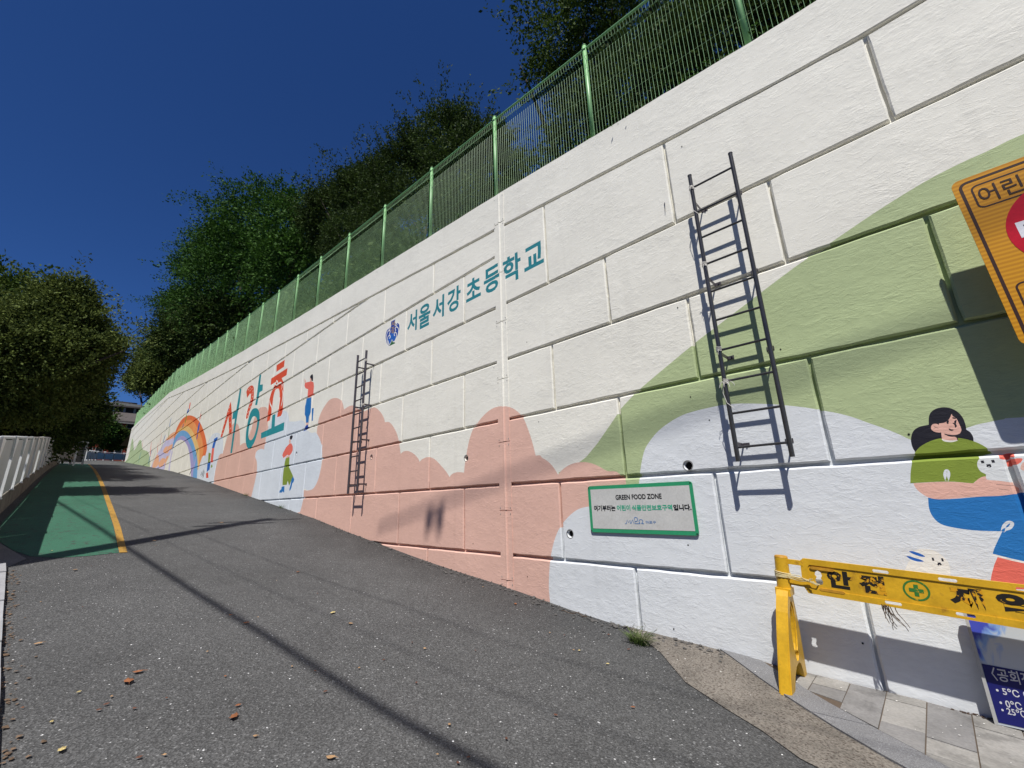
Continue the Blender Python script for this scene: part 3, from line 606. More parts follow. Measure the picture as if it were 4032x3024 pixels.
def ground_sheet(name, x0, x1, y0, y1, m, dz=0, stepx=1.0, ny=8, kind='structure', fn=g):
    xs = sorted(set([x0, x1] + [v for v in GS if x0 < v < x1] + list(np.arange(x0, x1, stepx)))); ys = np.linspace(y0, y1, ny + 1)
    V = [(x, y, fn(x) + dz) for x in xs for y in ys]; n = ny + 1
    F = [(i * n + j, (i + 1) * n + j, (i + 1) * n + j + 1, i * n + j + 1) for i in range(len(xs) - 1) for j in range(ny)]
    return link(name, mesh(name, V, F, m), None, kind)
def ground_poly(name, pts, m, dz, kind='structure', parent=None, thick=0, label=None):
    """a flat shape laid on the sloping ground, cut wherever the slope changes"""
    o = np.array(pts); lo = o.min(0); hi = o.max(0)
    ex = [v for v in list(GS) if lo[0] < v < hi[0]]
    verts = [Vector(p) for p in pts]; n = len(pts); edges = [(i, (i + 1) % n) for i in range(n)]
    for v in ex: b = len(verts); verts += [Vector((v, lo[1] - .1)), Vector((v, hi[1] + .1))]; edges.append((b, b + 1))
    V, _, F, *_r = delaunay_2d_cdt(verts, edges, [], 0, 1e-6)
    V = np.array([tuple(v) for v in V]); F = [f for f in F if len(f) == 3]; ins = pip(segs([pts]), np.array([V[list(f)].mean(0) for f in F]))
    F = [f if np.cross(V[f[1]] - V[f[0]], V[f[2]] - V[f[0]]) > 0 else f[::-1] for f, k in zip(F, ins) if k]
    W = [[v[0], v[1], g(v[0]) + dz] for v in V]
    if thick:
        ed = {(f[i], f[(i + 1) % 3]) for f in F for i in range(3)}
        for (a, b) in list(ed):
            if (b, a) not in ed:
                k = len(W); W += [[*W[a][:2], W[a][2] - thick], [*W[b][:2], W[b][2] - thick]]; F.append((b, a, k, k + 1))
    off = rel(parent) if parent is not None else np.zeros(3)
    return link(name, mesh(name, np.array(W) - off, F, m), parent, kind)
GRN = mat('ground_soil', (.10, .085, .06), rough=1, alt=(.05, .07, .03))
ground_sheet('ground', -40, 300, -120, 120, GRN, dz=-.06, stepx=10, ny=6)
ground_sheet('road', -8, 99, -K - .02, .95, ASPH, stepx=.5, ny=10)
ground_sheet('side_road', -30, 8, .95, 12, ASPH, stepx=2, ny=4)
ground_sheet('near_road', -30, -8, -K - .02, .95, ASPH, stepx=2, ny=4)
ug = ground_sheet('upper_ground', -20, 90, -60, -K - .3, mat('school_yard_soil', (.07, .06, .04), rough=1), dz=-.12, stepx=2, ny=4, fn=cop)
# green lane and its yellow line
G2 = mat('green_road_paint', (.032, .112, .070), rough=.75, n_scale=1.2, n_amt=.12, f_scale=70, f_amt=.14, bump=.7, b_scale=(60, 60, 60), bdist=.006, alt=(.040, .055, .045), alt_amt=(.56, .64), alt_scale=11)
Y2 = mat('yellow_road_paint', (.34, .19, .035), rough=.75, f_scale=70, f_amt=.16, bump=.7, b_scale=(60, 60, 60), bdist=.004, alt=(.08, .07, .05), alt_amt=(.57, .64), alt_scale=16)
yl = lambda x: np.interp(x, [8, 11.6, 18.3, 26.8, 48, 95], [-.675, -.715, -.75, -.77, -.78, -.9])
yr = lambda x: np.interp(x, [8, 11.6, 18.3, 26.8, 48, 95], [-.755, -.80, -.85, -.875, -.88, -1.])
xg = [8.6, 9.5, 11, 13, 15, 18, 22, 26.8, 34, 42, 48]
ground_poly('green_lane', [(8.62, -.665), (8.56, -.35), (8.60, -.05), (8.85, .2), (9.3, .38), (10.2, .62)] + [(x, .72) for x in (12, 20, 30, 48)] + [(x, float(yl(x)) + .01) for x in reversed(xg)], G2, .004)
ground_poly('yellow_line', [(8.58, float(yr(8.6)))] + [(x, float(yr(x))) for x in xg] + [(x, float(yl(x)) + .005) for x in reversed(xg)] + [(8.6, -.672)], Y2, .008)

# concrete gutter, granite kerb and paving at the foot of the wall
ge = [gpt(p) for p in ((2480, 2478), (2560, 2540), (2600, 2570), (2700, 2690), (3000, 2880), (3150, 2990))]
ge = [(ge[0][0] + .1, -K)] + ge + [(.25, -2.75), (-.6, -2.25), (-2, -1.7), (-5, -1.2)]
ke = [(1.62, -K)] + [gpt(p) for p in ((2870, 2585), (3080, 2738), (3300, 2880), (3500, 2998))] + [(.1, -3.02), (-.7, -2.60), (-2, -2.08), (-5, -1.6)]
pe = [(1.30, -K)] + [gpt(FR(3232, 2424, 1.586)(*p)) for p in ((0, 530), (350, 725), (690, 910))] + [(.05, -3.24), (-.7, -2.84), (-2, -2.3), (-5, -1.85)]
GUT = mat('gutter_concrete', (.170, .152, .130), rough=.95, n_scale=5, n_amt=.25, f_scale=80, f_amt=.30, bump=.8, b_scale=(70, 70, 70), bdist=.006, alt=(.075, .06, .05), alt_amt=(.52, .60), alt_scale=60)
gut = ground_poly('gutter', ge + ke[::-1], GUT, .006)
KRB = mat('granite_kerb', (.165, .165, .17), rough=.8, f_scale=160, f_amt=.38, n_amt=.1, bump=.4, b_scale=(120, 120, 120), bdist=.003, alt=(.30, .30, .31), alt_amt=(.60, .64), alt_scale=110)
kerb = link('sidewalk_kerb', None, None, 'structure')
def lerp_line(L_, t):
    d = [0]
    for a, b in zip(L_, L_[1:]): d.append(d[-1] + math.dist(a, b))
    u = t * d[-1]; i = min(bisect.bisect_right(d, u) - 1, len(L_) - 2); k = (u - d[i]) / (d[i + 1] - d[i]); return tuple(np.array(L_[i]) * (1 - k) + np.array(L_[i + 1]) * k)
nk = 7
for i in range(nk):
    t0, t1 = i / nk + .0008, (i + 1) / nk - .0008
    ts = np.linspace(t0, t1, 8)
    ground_poly('kerb_stone', [lerp_line(ke, t) for t in ts] + [lerp_line(pe, t) for t in ts[::-1]], KRB, .016, None, kerb, .07)
# pavers, each its own slab
PVs = [mat('paver_%s' % n, c, rough=.85, f_scale=60, f_amt=.12, n_scale=4, n_amt=.22, bump=.35, b_scale=(14, 70, 70), bdist=.004, alt=tuple(v * .72 for v in c), alt_amt=(.55, .63), alt_scale=5) for n, c in (('pale', (.265, .255, .238)), ('mid', (.235, .226, .210)), ('dark', (.195, .19, .186)))]
pav = link('sidewalk', None, None, 'structure')
ground_poly('paving_bed', [(2.2, -K - .02), (2.2, -K + .0), (1.3, -K)] + pe[1:] + [(-5, -K - .02)], mat('joint_sand', (.10, .075, .055), rough=1), .008, None, pav)
pel = np.array(pe)
def pey(x): return float(np.interp(x, pel[::-1, 0], pel[::-1, 1]))
colx = .72 + .2 * 3
ci = 0
x = 1.32
while x > -3.2:
    xa, xb = x - .2 + .003, x - .003; y = -K + .012 - .13 * (ci % 2) * 1.0; x -= .2; ci += 1
    y = -K + .01; ln = [.25, .13, .36, .19][ci % 4]
    while y < pey(xb) + .05 and y < -1.5:
        ye = y + ln - .006; ln = .39 if (ci % 3) else .2
        poly = [(xa, y), (xb, y), (xb, ye), (xa, ye)]
        # trim along the kerb
        if ye > min(pey(xa), pey(xb)) - .01:
            ya, yb = pey(xa) - .006, pey(xb) - .006
            if y >= min(ya, yb) - .02 and y >= max(ya, yb) - .02: break
            poly = [(xa, min(y, ya)), (xb, min(y, yb)), (xb, max(min(ye, yb), y + .001)), (xa, max(min(ye, ya), y + .001))]
            if ya < y or yb < y:
                if ya < y: poly = [(xb - (yb - y) / max(yb - ya, 1e-3) * .194, y), (xb, y), (xb, yb)]
                else: break
        ground_poly('paver', poly, PVs[[0, 1, 0, 2, 1, 0, 2][(ci * 5 + int(y * 31)) % 7]], .014 + .0015 * math.sin(ci * 3 + y * 9), None, pav, .03)
        y = ye + .006

# left-hand kerb blocks
lk = link('left_kerb', None, None, 'structure')
LKM = mat('kerb_concrete', (.30, .30, .31), rough=.85, n_amt=.15, f_amt=.12, bump=.3, b_scale=(40, 40, 40), bdist=.004)
lky = lambda x: float(np.interp(x, [-1, 3.5, 5.0, 8.2, 8.6], [.03, .015, .13, .36, .45]))
for xa in np.arange(-1.5, 8.0, .62):
    xb = min(xa + .612, 8.25); ground_poly('kerb_block', [(xa, lky(xa)), (xb, lky(xb)), (xb, lky(xb) + .5), (xa, lky(xa) + .5)], LKM, .055 + .006 * math.sin(xa * 5), None, lk, .12)
ground_poly('left_apron', [(8.25, .36), (8.7, .22), (9.4, .42), (10.4, .7), (10.4, .95), (8.25, .95)], mat('worn_concrete', (.16, .15, .14), rough=.9, f_amt=.2), .005)

# ================================================================== FENCE ON TOP OF THE WALL
FY = -K - .14
fen = thing('green_mesh_fence', 'green steel mesh fence with round posts running along the top of the mural wall', 'fence', (0, FY, cop(0)))
PX = [.0995 * K * 1.03 - 1.98 * 2, ]
PX = [2.425 + 1.983 * k for k in range(-5, 34)]
FH = 1.86
pole_me = {}
def capm(mb_, p, r, n=10):
    mb_.tube([p, p + np.array([0, 0, r * .6])], [r, r * .45], n)
mb = MB(); mb.tube([(0, 0, -.02), (0, 0, FH)], .034, 12); mb.tube([(0, 0, FH), (0, 0, FH + .012), (0, 0, FH + .03)], [.038, .036, .015], 12); mb.box((0, 0, .005), (.13, .11, .012)); mb.box((0, .028, FH - .075), (.05, .02, .05))
post_me = mesh('post', mb.V, mb.F, M_fence, None, True)
for x in PX:
    if x > XEND - .3: break
    o = link('post', post_me, fen); o.location = np.array([x, FY, cop(x)]) - rel(fen)
    # clamps that hold the mesh
for i in range(len(PX) - 1):
    xa, xb = PX[i], PX[i + 1]
    if xb > XEND: break
    za, zb = cop(xa), cop(xb)
    mb = MB(); mb.tube([(xa, FY, za + FH - .06), (xb, FY, zb + FH - .06)], .019, 8); mb.build('top_rail', M_fence, fen, True)
    mb = MB(); far = xa > 22; n = 42 if xa < 40 else 30
    for j in range(1, n):
        t = j / n; x = xa + (xb - xa) * t; z = za + (zb - za) * t; w = .0036 if xa < 14 else .0044
        jx = .004 * math.sin(j * 12.3 + i)
        pts = [(x + jx, FY + .045, z + .035), (x, FY + .045, z + .9), (x, FY + .045, z + FH - .40), (x, FY + .11, z + FH - .33), (x, FY + .03, z + FH - .25), (x, FY + .045, z + FH - .14)]
        if xa < 14: mb.tube(pts, w * .62, 4, False)
        else: mb.tube([pts[0], pts[-1]], w * .62, 3, False)
    for h in ([.08, .48, .88, 1.28, 1.46, 1.61] if not far else [.1, .9, 1.7]):
        mb.tube([(xa, FY + .039, za + h), (xb, FY + .039, zb + h)], .0009, 3, False)
    mb.build('mesh_panel', M_wire, fen, kind='stuff')

# ================================================================== LADDERS BOLTED TO THE WALL
def ladder(label, xl, xr, yl_, ztop, zbot, rungs, brackets, r, m, cords):
    t = thing('wall_ladder', label, 'ladder', ((xl + xr) / 2, yl_, zbot))
    for x in (xl, xr):
        dz = .0 if x == xl else .004
        b = MB(); b.tube([(x, yl_, zbot + dz), (x, yl_, ztop + dz)], r, 16); b.build('rail', m, t, True)
        b = MB(); b.tube([(x, yl_, ztop + dz), (x, yl_, ztop + dz + .01), (x, yl_, ztop + dz + .014)], [r + .002, r + .002, r * .6], 14); b.build('rail_cap', m, t, True)
    for z in rungs:
        b = MB(); b.tube([(xl, yl_, z), (xr, yl_, z)], r * .56, 10); b.build('rung', m, t, True)
    for z in brackets:
        for x in (xl, xr):
            s = 1 if x == xl else -1; b = MB(); d = -K - yl_
            b.box((x - s * .012, yl_ + d / 2, z), (.005, abs(d), .032)); b.box((x - s * .034, -K + .004, z), (.06, .006, .036)); b.tube([(x - s * .045, -K + .007, z), (x - s * .045, -K + .02, z)], .007, 6)
            b.build('bracket', M_steel2, t)
    for (x, z, L_) in cords:
        b = MB(); rr = random.Random(int(z * 100))
        for k in range(4):
            zz = z + (k - 1.5) * .012
            b.tube([(x + (r + .004) * math.cos(a), yl_ + (r + .004) * math.sin(a), zz + .004 * math.sin(a * 2)) for a in np.linspace(0, 2 * math.pi, 13)], .0035, 5)
        for k in range(5):
            a = rr.uniform(0, 6.28); q = np.array([x, yl_, z]) + np.array([math.cos(a) * r, abs(math.sin(a)) * r, 0]); d = np.array([rr.uniform(-1, 1), rr.uniform(-.2, .8), rr.uniform(-.7, .7)]) * .045
            b.tube([q, q + d * .7, q + d * 1.1 + [0, 0, -.015], q + d * 1.2 + [0, 0, -.035]], .0024, 4)
        if L_: b.tube([(x, yl_ + .03, z), (x + .035, yl_ + .02, z - L_ * .4), (x + .015, yl_ + .02, z - L_ * .8), (x - .03, yl_ + .015, z - L_)], .0028, 4)
        b.build('cord', M_rope, t)
    return t
LY = -K * (1 - .0453)
r0 = 3.088 + ZC
ladder('large dark tube steel ladder hanging on the wall right of the small notice', 1.160, .756, LY, 3.24 + ZC, .268 + ZC, [r0 - .3 * k for k in range(10)], [2.90 + ZC, 2.03 + ZC, 1.25 + ZC, .42 + ZC], .0195, M_steel, [(1.160, 3.088 + ZC, .34), (1.160, 2.19 + ZC, 0), (1.160, 1.30 + ZC, 0), (1.150, .985 + ZC, .25)])
ladder('small distant steel ladder hanging on the wall over the pink clouds left of the crest', 8.56, 8.17, LY + .01, 3.2 + ZC, .225 + ZC, [3.05 + ZC - .298 * k for k in range(10)], [2.93 + ZC, 2.03 + ZC, 1.29 + ZC, .40 + ZC], .024, M_steel2, [(8.17, 3.0 + ZC, 0), (8.17, 2.02 + ZC, 0)])

# ================================================================== SIGNS
def plate(name, pts, y, m, parent, th=.003):
    b = MB(); n = len(pts)
    b.add([(p[0], y, p[1]) for p in pts] + [(p[0], y - th, p[1]) for p in pts], [tuple(range(n)), tuple(range(2 * n - 1, n - 1, -1))] + [(i, (i + 1) % n, n + (i + 1) % n, n + i) for i in range(n)])
    return b.build(name, m, parent)
def rrect(x0, z0, x1, z1, r, n=5):
    out = []
    for cx, cz, a in ((x1 - r, z1 - r, 0), (x0 + r, z1 - r, 90), (x0 + r, z0 + r, 180), (x1 - r, z0 + r, 270)):
        for k in range(n + 1): t = math.radians(a + 90 * k / n); out.append((cx + r * math.cos(t), cz + r * math.sin(t)))
    return out
def flat_text(name, s, box, y, m, parent, bold=0., xf=None, th=.0):
    """lettering read from the road: u runs towards -X. box = (x_left, z_bottom, x_right, z_top) with x_left > x_right"""
    V, F = text2d(s, 1, bold); a = V.min(0); b_ = V.max(0)
    x = box[0] + (V[:, 0] - a[0]) / (b_[0] - a[0]) * (box[2] - box[0]); z = box[1] + (V[:, 1] - a[1]) / (b_[1] - a[1]) * (box[3] - box[1])
    W = np.stack([x, np.full(len(x), y), z], 1)
    if xf is not None: W = np.array([xf(w) for w in W])
    off = rel(parent)
    return link(name, mesh(name, W - off, [tuple(f) for f in F], m), parent)
S_GRAY = mat('sign_grey_film', (.52, .52, .50), rough=.45, n_scale=5, n_amt=.07, alt=(.42, .40, .37), alt_amt=(.60, .8), alt_scale=6)
S_GREEN = mat('sign_green_film', (.03, .28, .13), rough=.4, n_amt=.08)
S_BLACK = mat('print_black', (.008, .008, .01), rough=.5)
S_TEAL = mat('print_green', (.045, .36, .22), rough=.5)
S_BLUE = mat('print_blue', (.05, .17, .42), rough=.5)
gz = thing('food_zone_sign', 'grey notice with a green border reading GREEN FOOD ZONE fixed to the lower wall', 'sign', (2.25, -K + .02, -.36 + ZC))
gy = -K + .022
plate('border_plate', rrect(1.652, -.368 + ZC, 2.85, .130 + ZC, .03), gy, S_GREEN, gz, .012)
plate('face', rrect(1.682, -.328 + ZC, 2.815, .092 + ZC, .003, 1), gy + .0015, S_GRAY, gz, .001)
sg = FR(2250, 1860, 2.309)
def sbox(l, t, r_, b_, yy): 
    p = wall_pt(sg(l, (t + b_) / 2), yy); q = wall_pt(sg(r_, (t + b_) / 2), yy); u = wall_pt(sg((l + r_) / 2, t), yy); v = wall_pt(sg((l + r_) / 2, b_), yy)
    return (p[0], v[1], q[0], u[1])
ty = gy + .003
flat_text('lettering', 'GREEN FOOD ZONE', sbox(400, 198, 820, 245, ty), ty, S_BLACK, gz, .03)
flat_text('lettering', '여기부터는', sbox(205, 298, 400, 352, ty), ty, S_BLACK, gz, .035)
flat_text('lettering', '어린이', sbox(413, 296, 535, 349, ty), ty, S_TEAL, gz, .035)
flat_text('lettering', '식품안전보호구역', sbox(548, 294, 917, 347, ty), ty, S_TEAL, gz, .035)
flat_text('lettering', '입니다.', sbox(926, 290, 1090, 346, ty), ty, S_BLACK, gz, .045)
flat_text('lettering', '마포구', sbox(676, 440, 768, 468, ty), ty, S_BLUE, gz, .01)
def stroke_mesh(name, lines, w, y, m, parent):
    b = MB()
    for P in lines:
        rb = ribbon(P, w); n = len(rb) // 2
        b.add([(p[0], y, p[1]) for p in rb], [(i, i + 1, 2 * n - 2 - i, 2 * n - 1 - i) for i in range(n - 1)])
    return b.build(name, m, parent)
lg = lambda *P: smooth_loop([wall_pt(sg(x, y), ty) for x, y in P], 4, False)
lgs = lambda *P: [wall_pt(sg(x, y), ty) for x, y in P]
stroke_mesh('emblem', [lgs((487, 466), (500, 466), (507, 432), (520, 456), (533, 432), (538, 466)), lgs((541, 466), (556, 430), (570, 466)), lg((572, 436), (572, 414), (588, 410), (600, 422), (598, 442), (585, 446), (575, 446)), lgs((578, 446), (578, 466), (608, 466)), lg((608, 466), (624, 464), (614, 448), (620, 432), (636, 430), (648, 440), (646, 454), (638, 465), (660, 466))], .0062, ty, S_BLUE, gz)
b = MB()
for x, z in ((1.668, -.352), (2.836, -.352), (1.668, .114), (2.836, .114)): b.tube([(x, gy, z + ZC), (x, gy + .004, z + ZC)], .006, 8)
b.build('screws', M_dark, gz, kind='stuff')

# yellow traffic sign at the right edge
SY = -K * (1 - .066)
M_syel = bpy.data.materials.new('yellow_reflective'); M_syel.use_nodes = True
_t = M_syel.node_tree; _p = _t.nodes['Principled BSDF']; _g = _t.nodes.new('ShaderNodeNewGeometry'); _w = _t.nodes.new('ShaderNodeTexWave'); _w.bands_direction = 'Z'; _w.inputs['Scale'].default_value = 11; _w.inputs['Distortion'].default_value = .35; _w.inputs['Detail'].default_value = 2
_r = _t.nodes.new('ShaderNodeValToRGB'); _r.color_ramp.elements[0].color = (.47, .20, .004, 1); _r.color_ramp.elements[1].color = (.62, .29, .008, 1)
_t.links.new(_g.outputs['Position'], _w.inputs['Vector']); _t.links.new(_w.outputs[0], _r.inputs[0]); _t.links.new(_r.outputs[0], _p.inputs['Base Color']); _p.inputs['Roughness'].default_value = .35
S_RED = mat('sign_red_film', (.50, .003, .02), rough=.4); S_WHITE = mat('sign_white_film', (.72, .72, .76), rough=.45); S_BRN = mat('sign_dark_print', (.035, .012, .008), rough=.5)
TLx, TLz = -.518, 2.035 + ZC; SW_, SH_ = .90, 1.215; ang = math.radians(2.3)
ys = thing('traffic_sign', 'yellow traffic sign with a red no entry disc beside the green painted hill', 'sign', (TLx - SW_ / 2, SY, TLz - SH_ / 2))
def sx(w):
    """sign plane: u right, v down from the top left corner, hung slightly out of true"""
    u, v = TLx - w[0], TLz - w[2]
    return (TLx - u * math.cos(0) - v * math.sin(ang), w[1], TLz - v * math.cos(ang))
def splate(name, loop, y, m, th=.002):
    n = len(loop); P = [(TLx - u, y, TLz - v) for u, v in loop]; Q = [sx(p) for p in P]
    b = MB(); b.add(Q + [(q[0], q[1] - th, q[2]) for q in Q], [tuple(range(n)), tuple(range(2 * n - 1, n - 1, -1))] + [(i, (i + 1) % n, n + (i + 1) % n, n + i) for i in range(n)]); return b.build(name, m, ys)
def rr2(u0, v0, u1, v1, r): return [(u, v) for u, v in rrect(u0, v0, u1, v1, r, 6)]
def frame_ring(name, u0, v0, u1, v1, r, w, y, m):
    A = rr2(u0, v0, u1, v1, r); B = rr2(u0 + w, v0 + w, u1 - w, v1 - w, max(r - w, .004)); n = len(A)
    b = MB(); b.add([sx((TLx - u, y, TLz - v)) for u, v in A + B], [(i, (i + 1) % n, n + (i + 1) % n, n + i) for i in range(n)]); return b.build(name, m, ys)
splate('face', rr2(0, 0, SW_, SH_, .045), SY, M_syel, .008)
frame_ring('border_line', .028, .028, SW_ - .028, SH_ - .028, .045, .016, SY + .001, S_BRN)
frame_ring('text_frame', .075, .075, SW_ - .075, .255, .035, .010, SY + .001, S_BRN)
frame_ring('text_frame', .075, SH_ - .40, SW_ - .075, SH_ - .09, .035, .010, SY + .001, S_BRN)
def sign_text(s, u0, v0, u1, v1, m, bold=.0): return flat_text('lettering', s, (TLx - u0, TLz - v1, TLx - u1, TLz - v0), SY + .0022, m, ys, bold, sx)
sign_text('어린이보호구역', .098, .103, SW_ - .098, .228, S_BRN, .006)
sign_text('시간제 통행', .11, SH_ - .37, SW_ - .11, SH_ - .25, S_BRN)
sign_text('08:00~09:00', .13, SH_ - .22, SW_ - .13, SH_ - .12, S_BRN)
splate('red_disc', [(.45 + .312 * math.cos(t), .50 + .312 * math.sin(t)) for t in np.linspace(0, 2 * math.pi, 48, endpoint=False)], SY + .0015, S_RED, .001)
splate('white_bar', [(.185, .425), (.715, .425), (.715, .535), (.185, .535)], SY + .0022, S_WHITE, .0005)
flat_text('lettering', '차량진입금지', (TLx - .21, TLz - .52, TLx - .69, TLz - .44), SY + .0036, S_BRN, ys, .01, sx)
b = MB(); b.tube([(-1.03, SY - .045, g(-1) - .1), (-1.03, SY - .045, TLz + .15)], .038, 14); b.build('post', mat('galvanised', (.42, .43, .44), rough=.4, metal=.8), ys, True)
for dz in (.25, .95): b = MB(); b.box((-1.0, SY - .022, TLz - dz), (.5, .03, .03)); b.build('bracket', mat('galvanised', (.42, .43, .44)), ys)

# blue notice board standing against the wall, lower right
BY = -K + .075
M_blue = bpy.data.materials.new('blue_print'); M_blue.use_nodes = True
_t = M_blue.node_tree; N = _t.nodes; _p = N['Principled BSDF']; _p.inputs['Roughness'].default_value = .5
_g = N.new('ShaderNodeNewGeometry'); _sp = N.new('ShaderNodeSeparateXYZ'); _t.links.new(_g.outputs['Position'], _sp.inputs[0])
_mp = N.new('ShaderNodeMapping'); _mp.inputs['Scale'].default_value = (16, 1, 5); _t.links.new(_g.outputs['Position'], _mp.inputs[0])
_n = N.new('ShaderNodeTexNoise'); _n.inputs['Scale'].default_value = 1; _n.inputs['Detail'].default_value = 6; _n.inputs['Distortion'].default_value = 1.2; _t.links.new(_mp.outputs[0], _n.inputs['Vector'])
_a = N.new('ShaderNodeMath'); _a.operation = 'MULTIPLY_ADD'; _t.links.new(_sp.outputs[0], _a.inputs[0]); _a.inputs[1].default_value = 4.2; _a.inputs[2].default_value = .30
_b = N.new('ShaderNodeMath'); _b.operation = 'MULTIPLY_ADD'; _t.links.new(_sp.outputs[2], _b.inputs[0]); _b.inputs[1].default_value = 2.0; _b.inputs[2].default_value = -1.05
_c2 = N.new('ShaderNodeMath'); _c2.operation = 'ADD'; _t.links.new(_a.outputs[0], _c2.inputs[0]); _t.links.new(_b.outputs[0], _c2.inputs[1])
_d = N.new('ShaderNodeMath'); _d.operation = 'MULTIPLY_ADD'; _t.links.new(_n.outputs[0], _d.inputs[0]); _d.inputs[1].default_value = 1.5; _t.links.new(_c2.outputs[0], _d.inputs[2])
_r = N.new('ShaderNodeValToRGB'); _r.color_ramp.elements[0].position = .55; _r.color_ramp.elements[0].color = (.50, .54, .58, 1); _r.color_ramp.elements[1].position = 1.0; _r.color_ramp.elements[1].color = (.05, .07, .45, 1)
e_ = _r.color_ramp.elements.new(.78); e_.color = (.20, .34, .66, 1); _t.links.new(_d.outputs[0], _r.inputs[0]); _t.links.new(_r.outputs[0], _p.inputs['Base Color'])
M_navy = mat('navy_print', (.010, .012, .13), rough=.5); M_bwhite = mat('board_print_white', (.62, .62, .66), rough=.5)
nb = thing('notice_board', 'blue and white printed board leaning on the foot of the wall behind the yellow barrier', 'notice board', (-.3, BY, g(0)))
bx0, bx1, bz0, bz1 = -.95, .022, -1.375 + ZC, -.755 + ZC
plate('board', [(bx0, bz0), (bx1, bz0), (bx1, bz1), (bx0, bz1)], BY, M_blue, nb, .02)
plate('text_panel', [(bx0 + .004, bz0 + .012), (bx1 - .012, bz0 + .012), (bx1 - .012, -1.055 + ZC), (bx0 + .004, -1.09 + ZC)], BY + .002, M_navy, nb, .0015)
for (x0, x1, z0, z1) in ((bx1 - .010, bx1 + .006, bz0, bz1), (bx0, bx1 - .0105, bz1 - .008, bz1 + .008), (bx0 - .006, bx0 - .001, bz0, bz1)):
    b = MB(); b.box(((x0 + x1) / 2, BY - .002, (z0 + z1) / 2), (x1 - x0, .03, z1 - z0)); b.build('frame', mat('board_frame', (.42, .42, .41), rough=.5), nb)
un = FR(3740, 2380, 1.83)
def nbox(l, t, r_, b_): 
    yy = BY + .003; p = wall_pt(un(l, (t + b_) / 2), yy); q = wall_pt(un(r_, (t + b_) / 2), yy); u = wall_pt(un((l + r_) / 2, t), yy); v = wall_pt(un((l + r_) / 2, b_), yy); return (p[0], v[1], q[0], u[1])
for s, bx, m in (('〈공회전 제한', (312, 492, 800, 588), M_bwhite), ('• 5℃ 이상', (340, 616, 660, 676), M_bwhite), ('• 0℃ 초과', (366, 704, 670, 768), M_bwhite), ('• 25℃ 미만', (380, 762, 690, 820), M_bwhite)):
    l, t_, r_, b_ = bx; q = nbox(*bx); flat_text('lettering', s, q, BY + .0032, m, nb, .012)

# ================================================================== YELLOW PLASTIC BARRIER
YP = mat('yellow_plastic', (.60, .345, .016), rough=.42, n_scale=9, n_amt=.16, f_scale=70, f_amt=.07, spec=.45, bump=.12, b_scale=(30, 30, 30), bdist=.003, alt=(.34, .17, .02), alt_amt=(.60, .74), alt_scale=11)
YD = mat('yellow_plastic_dirty', (.46, .23, .02), rough=.6, n_scale=20, n_amt=.3)
WB = mat('worn_black_print', (.014, .012, .010), rough=.6, n_amt=.1, alt=(.60, .30, .01), alt_amt=(.61, .63), alt_scale=22)
WB2 = mat('very_worn_black_print', (.014, .012, .010), rough=.6, n_amt=.1, alt=(.62, .30, .01), alt_amt=(.52, .545), alt_scale=16)
WG = mat('worn_green_print', (.035, .16, .03), rough=.6, n_amt=.15, alt=(.5, .28, .01), alt_amt=(.60, .64), alt_scale=30)
bar = thing('plastic_barrier', 'yellow plastic safety barrier with worn black and green lettering standing on the pavement by the wall', 'barrier', (1.0, -3.9, g(1.0)))
bar['label'] = 'yellow plastic safety barrier with worn black lettering standing on the pavement by the wall'
TA = math.radians(3.9); B0 = np.array([1.05, 0, g(1.0) + .008])
def bxf(p):
    """barrier space: a = metres to the right along it, y = depth, h = height; the whole leans with the slope"""
    a, y, h = p; return np.array([B0[0] - a * math.cos(TA) - h * math.sin(TA), y, B0[2] - a * math.sin(TA) + h * math.cos(TA)])
def extr(name, outline, holes, plane, t0, t1, m, parent, bev=.004, shapes=()):
    """solid plate: plane 'ah' (seen from the road) or 'yh' (seen along the barrier)"""
    V, T, L_ = cut(outline, shapes, [segs([h]) for h in holes])
    if plane == 'ah': mk = lambda p, t: bxf((p[0], t, p[1]))
    else: mk = lambda p, t: bxf((t, p[0], p[1]))
    n = len(V); ctr = V.mean(0); F = [tuple(t) for t in T] + [tuple(n + i for i in t[::-1]) for t in T]
    W = [mk(v, t0) for v in V] + [mk(v, t1) for v in V]
    ed = {}
    for t in T:
        a, b, c = (V[i] for i in t); tt = t if np.cross(b - a, c - a) > 0 else t[::-1]
        for i in range(3): ed[(tt[i], tt[(i + 1) % 3])] = 1
    for (a, b) in ed:
        if (b, a) not in ed: F.append((a, b, n + b, n + a))
    off = rel(parent); return link(name, mesh(name, np.array(W) - off, F, m), parent)
def arc(cx, cy, rx, ry, a0, a1, n=10): return [(cx + rx * math.cos(math.radians(a)), cy + ry * math.sin(math.radians(a))) for a in np.linspace(a0, a1, n)]
YC = -3.952
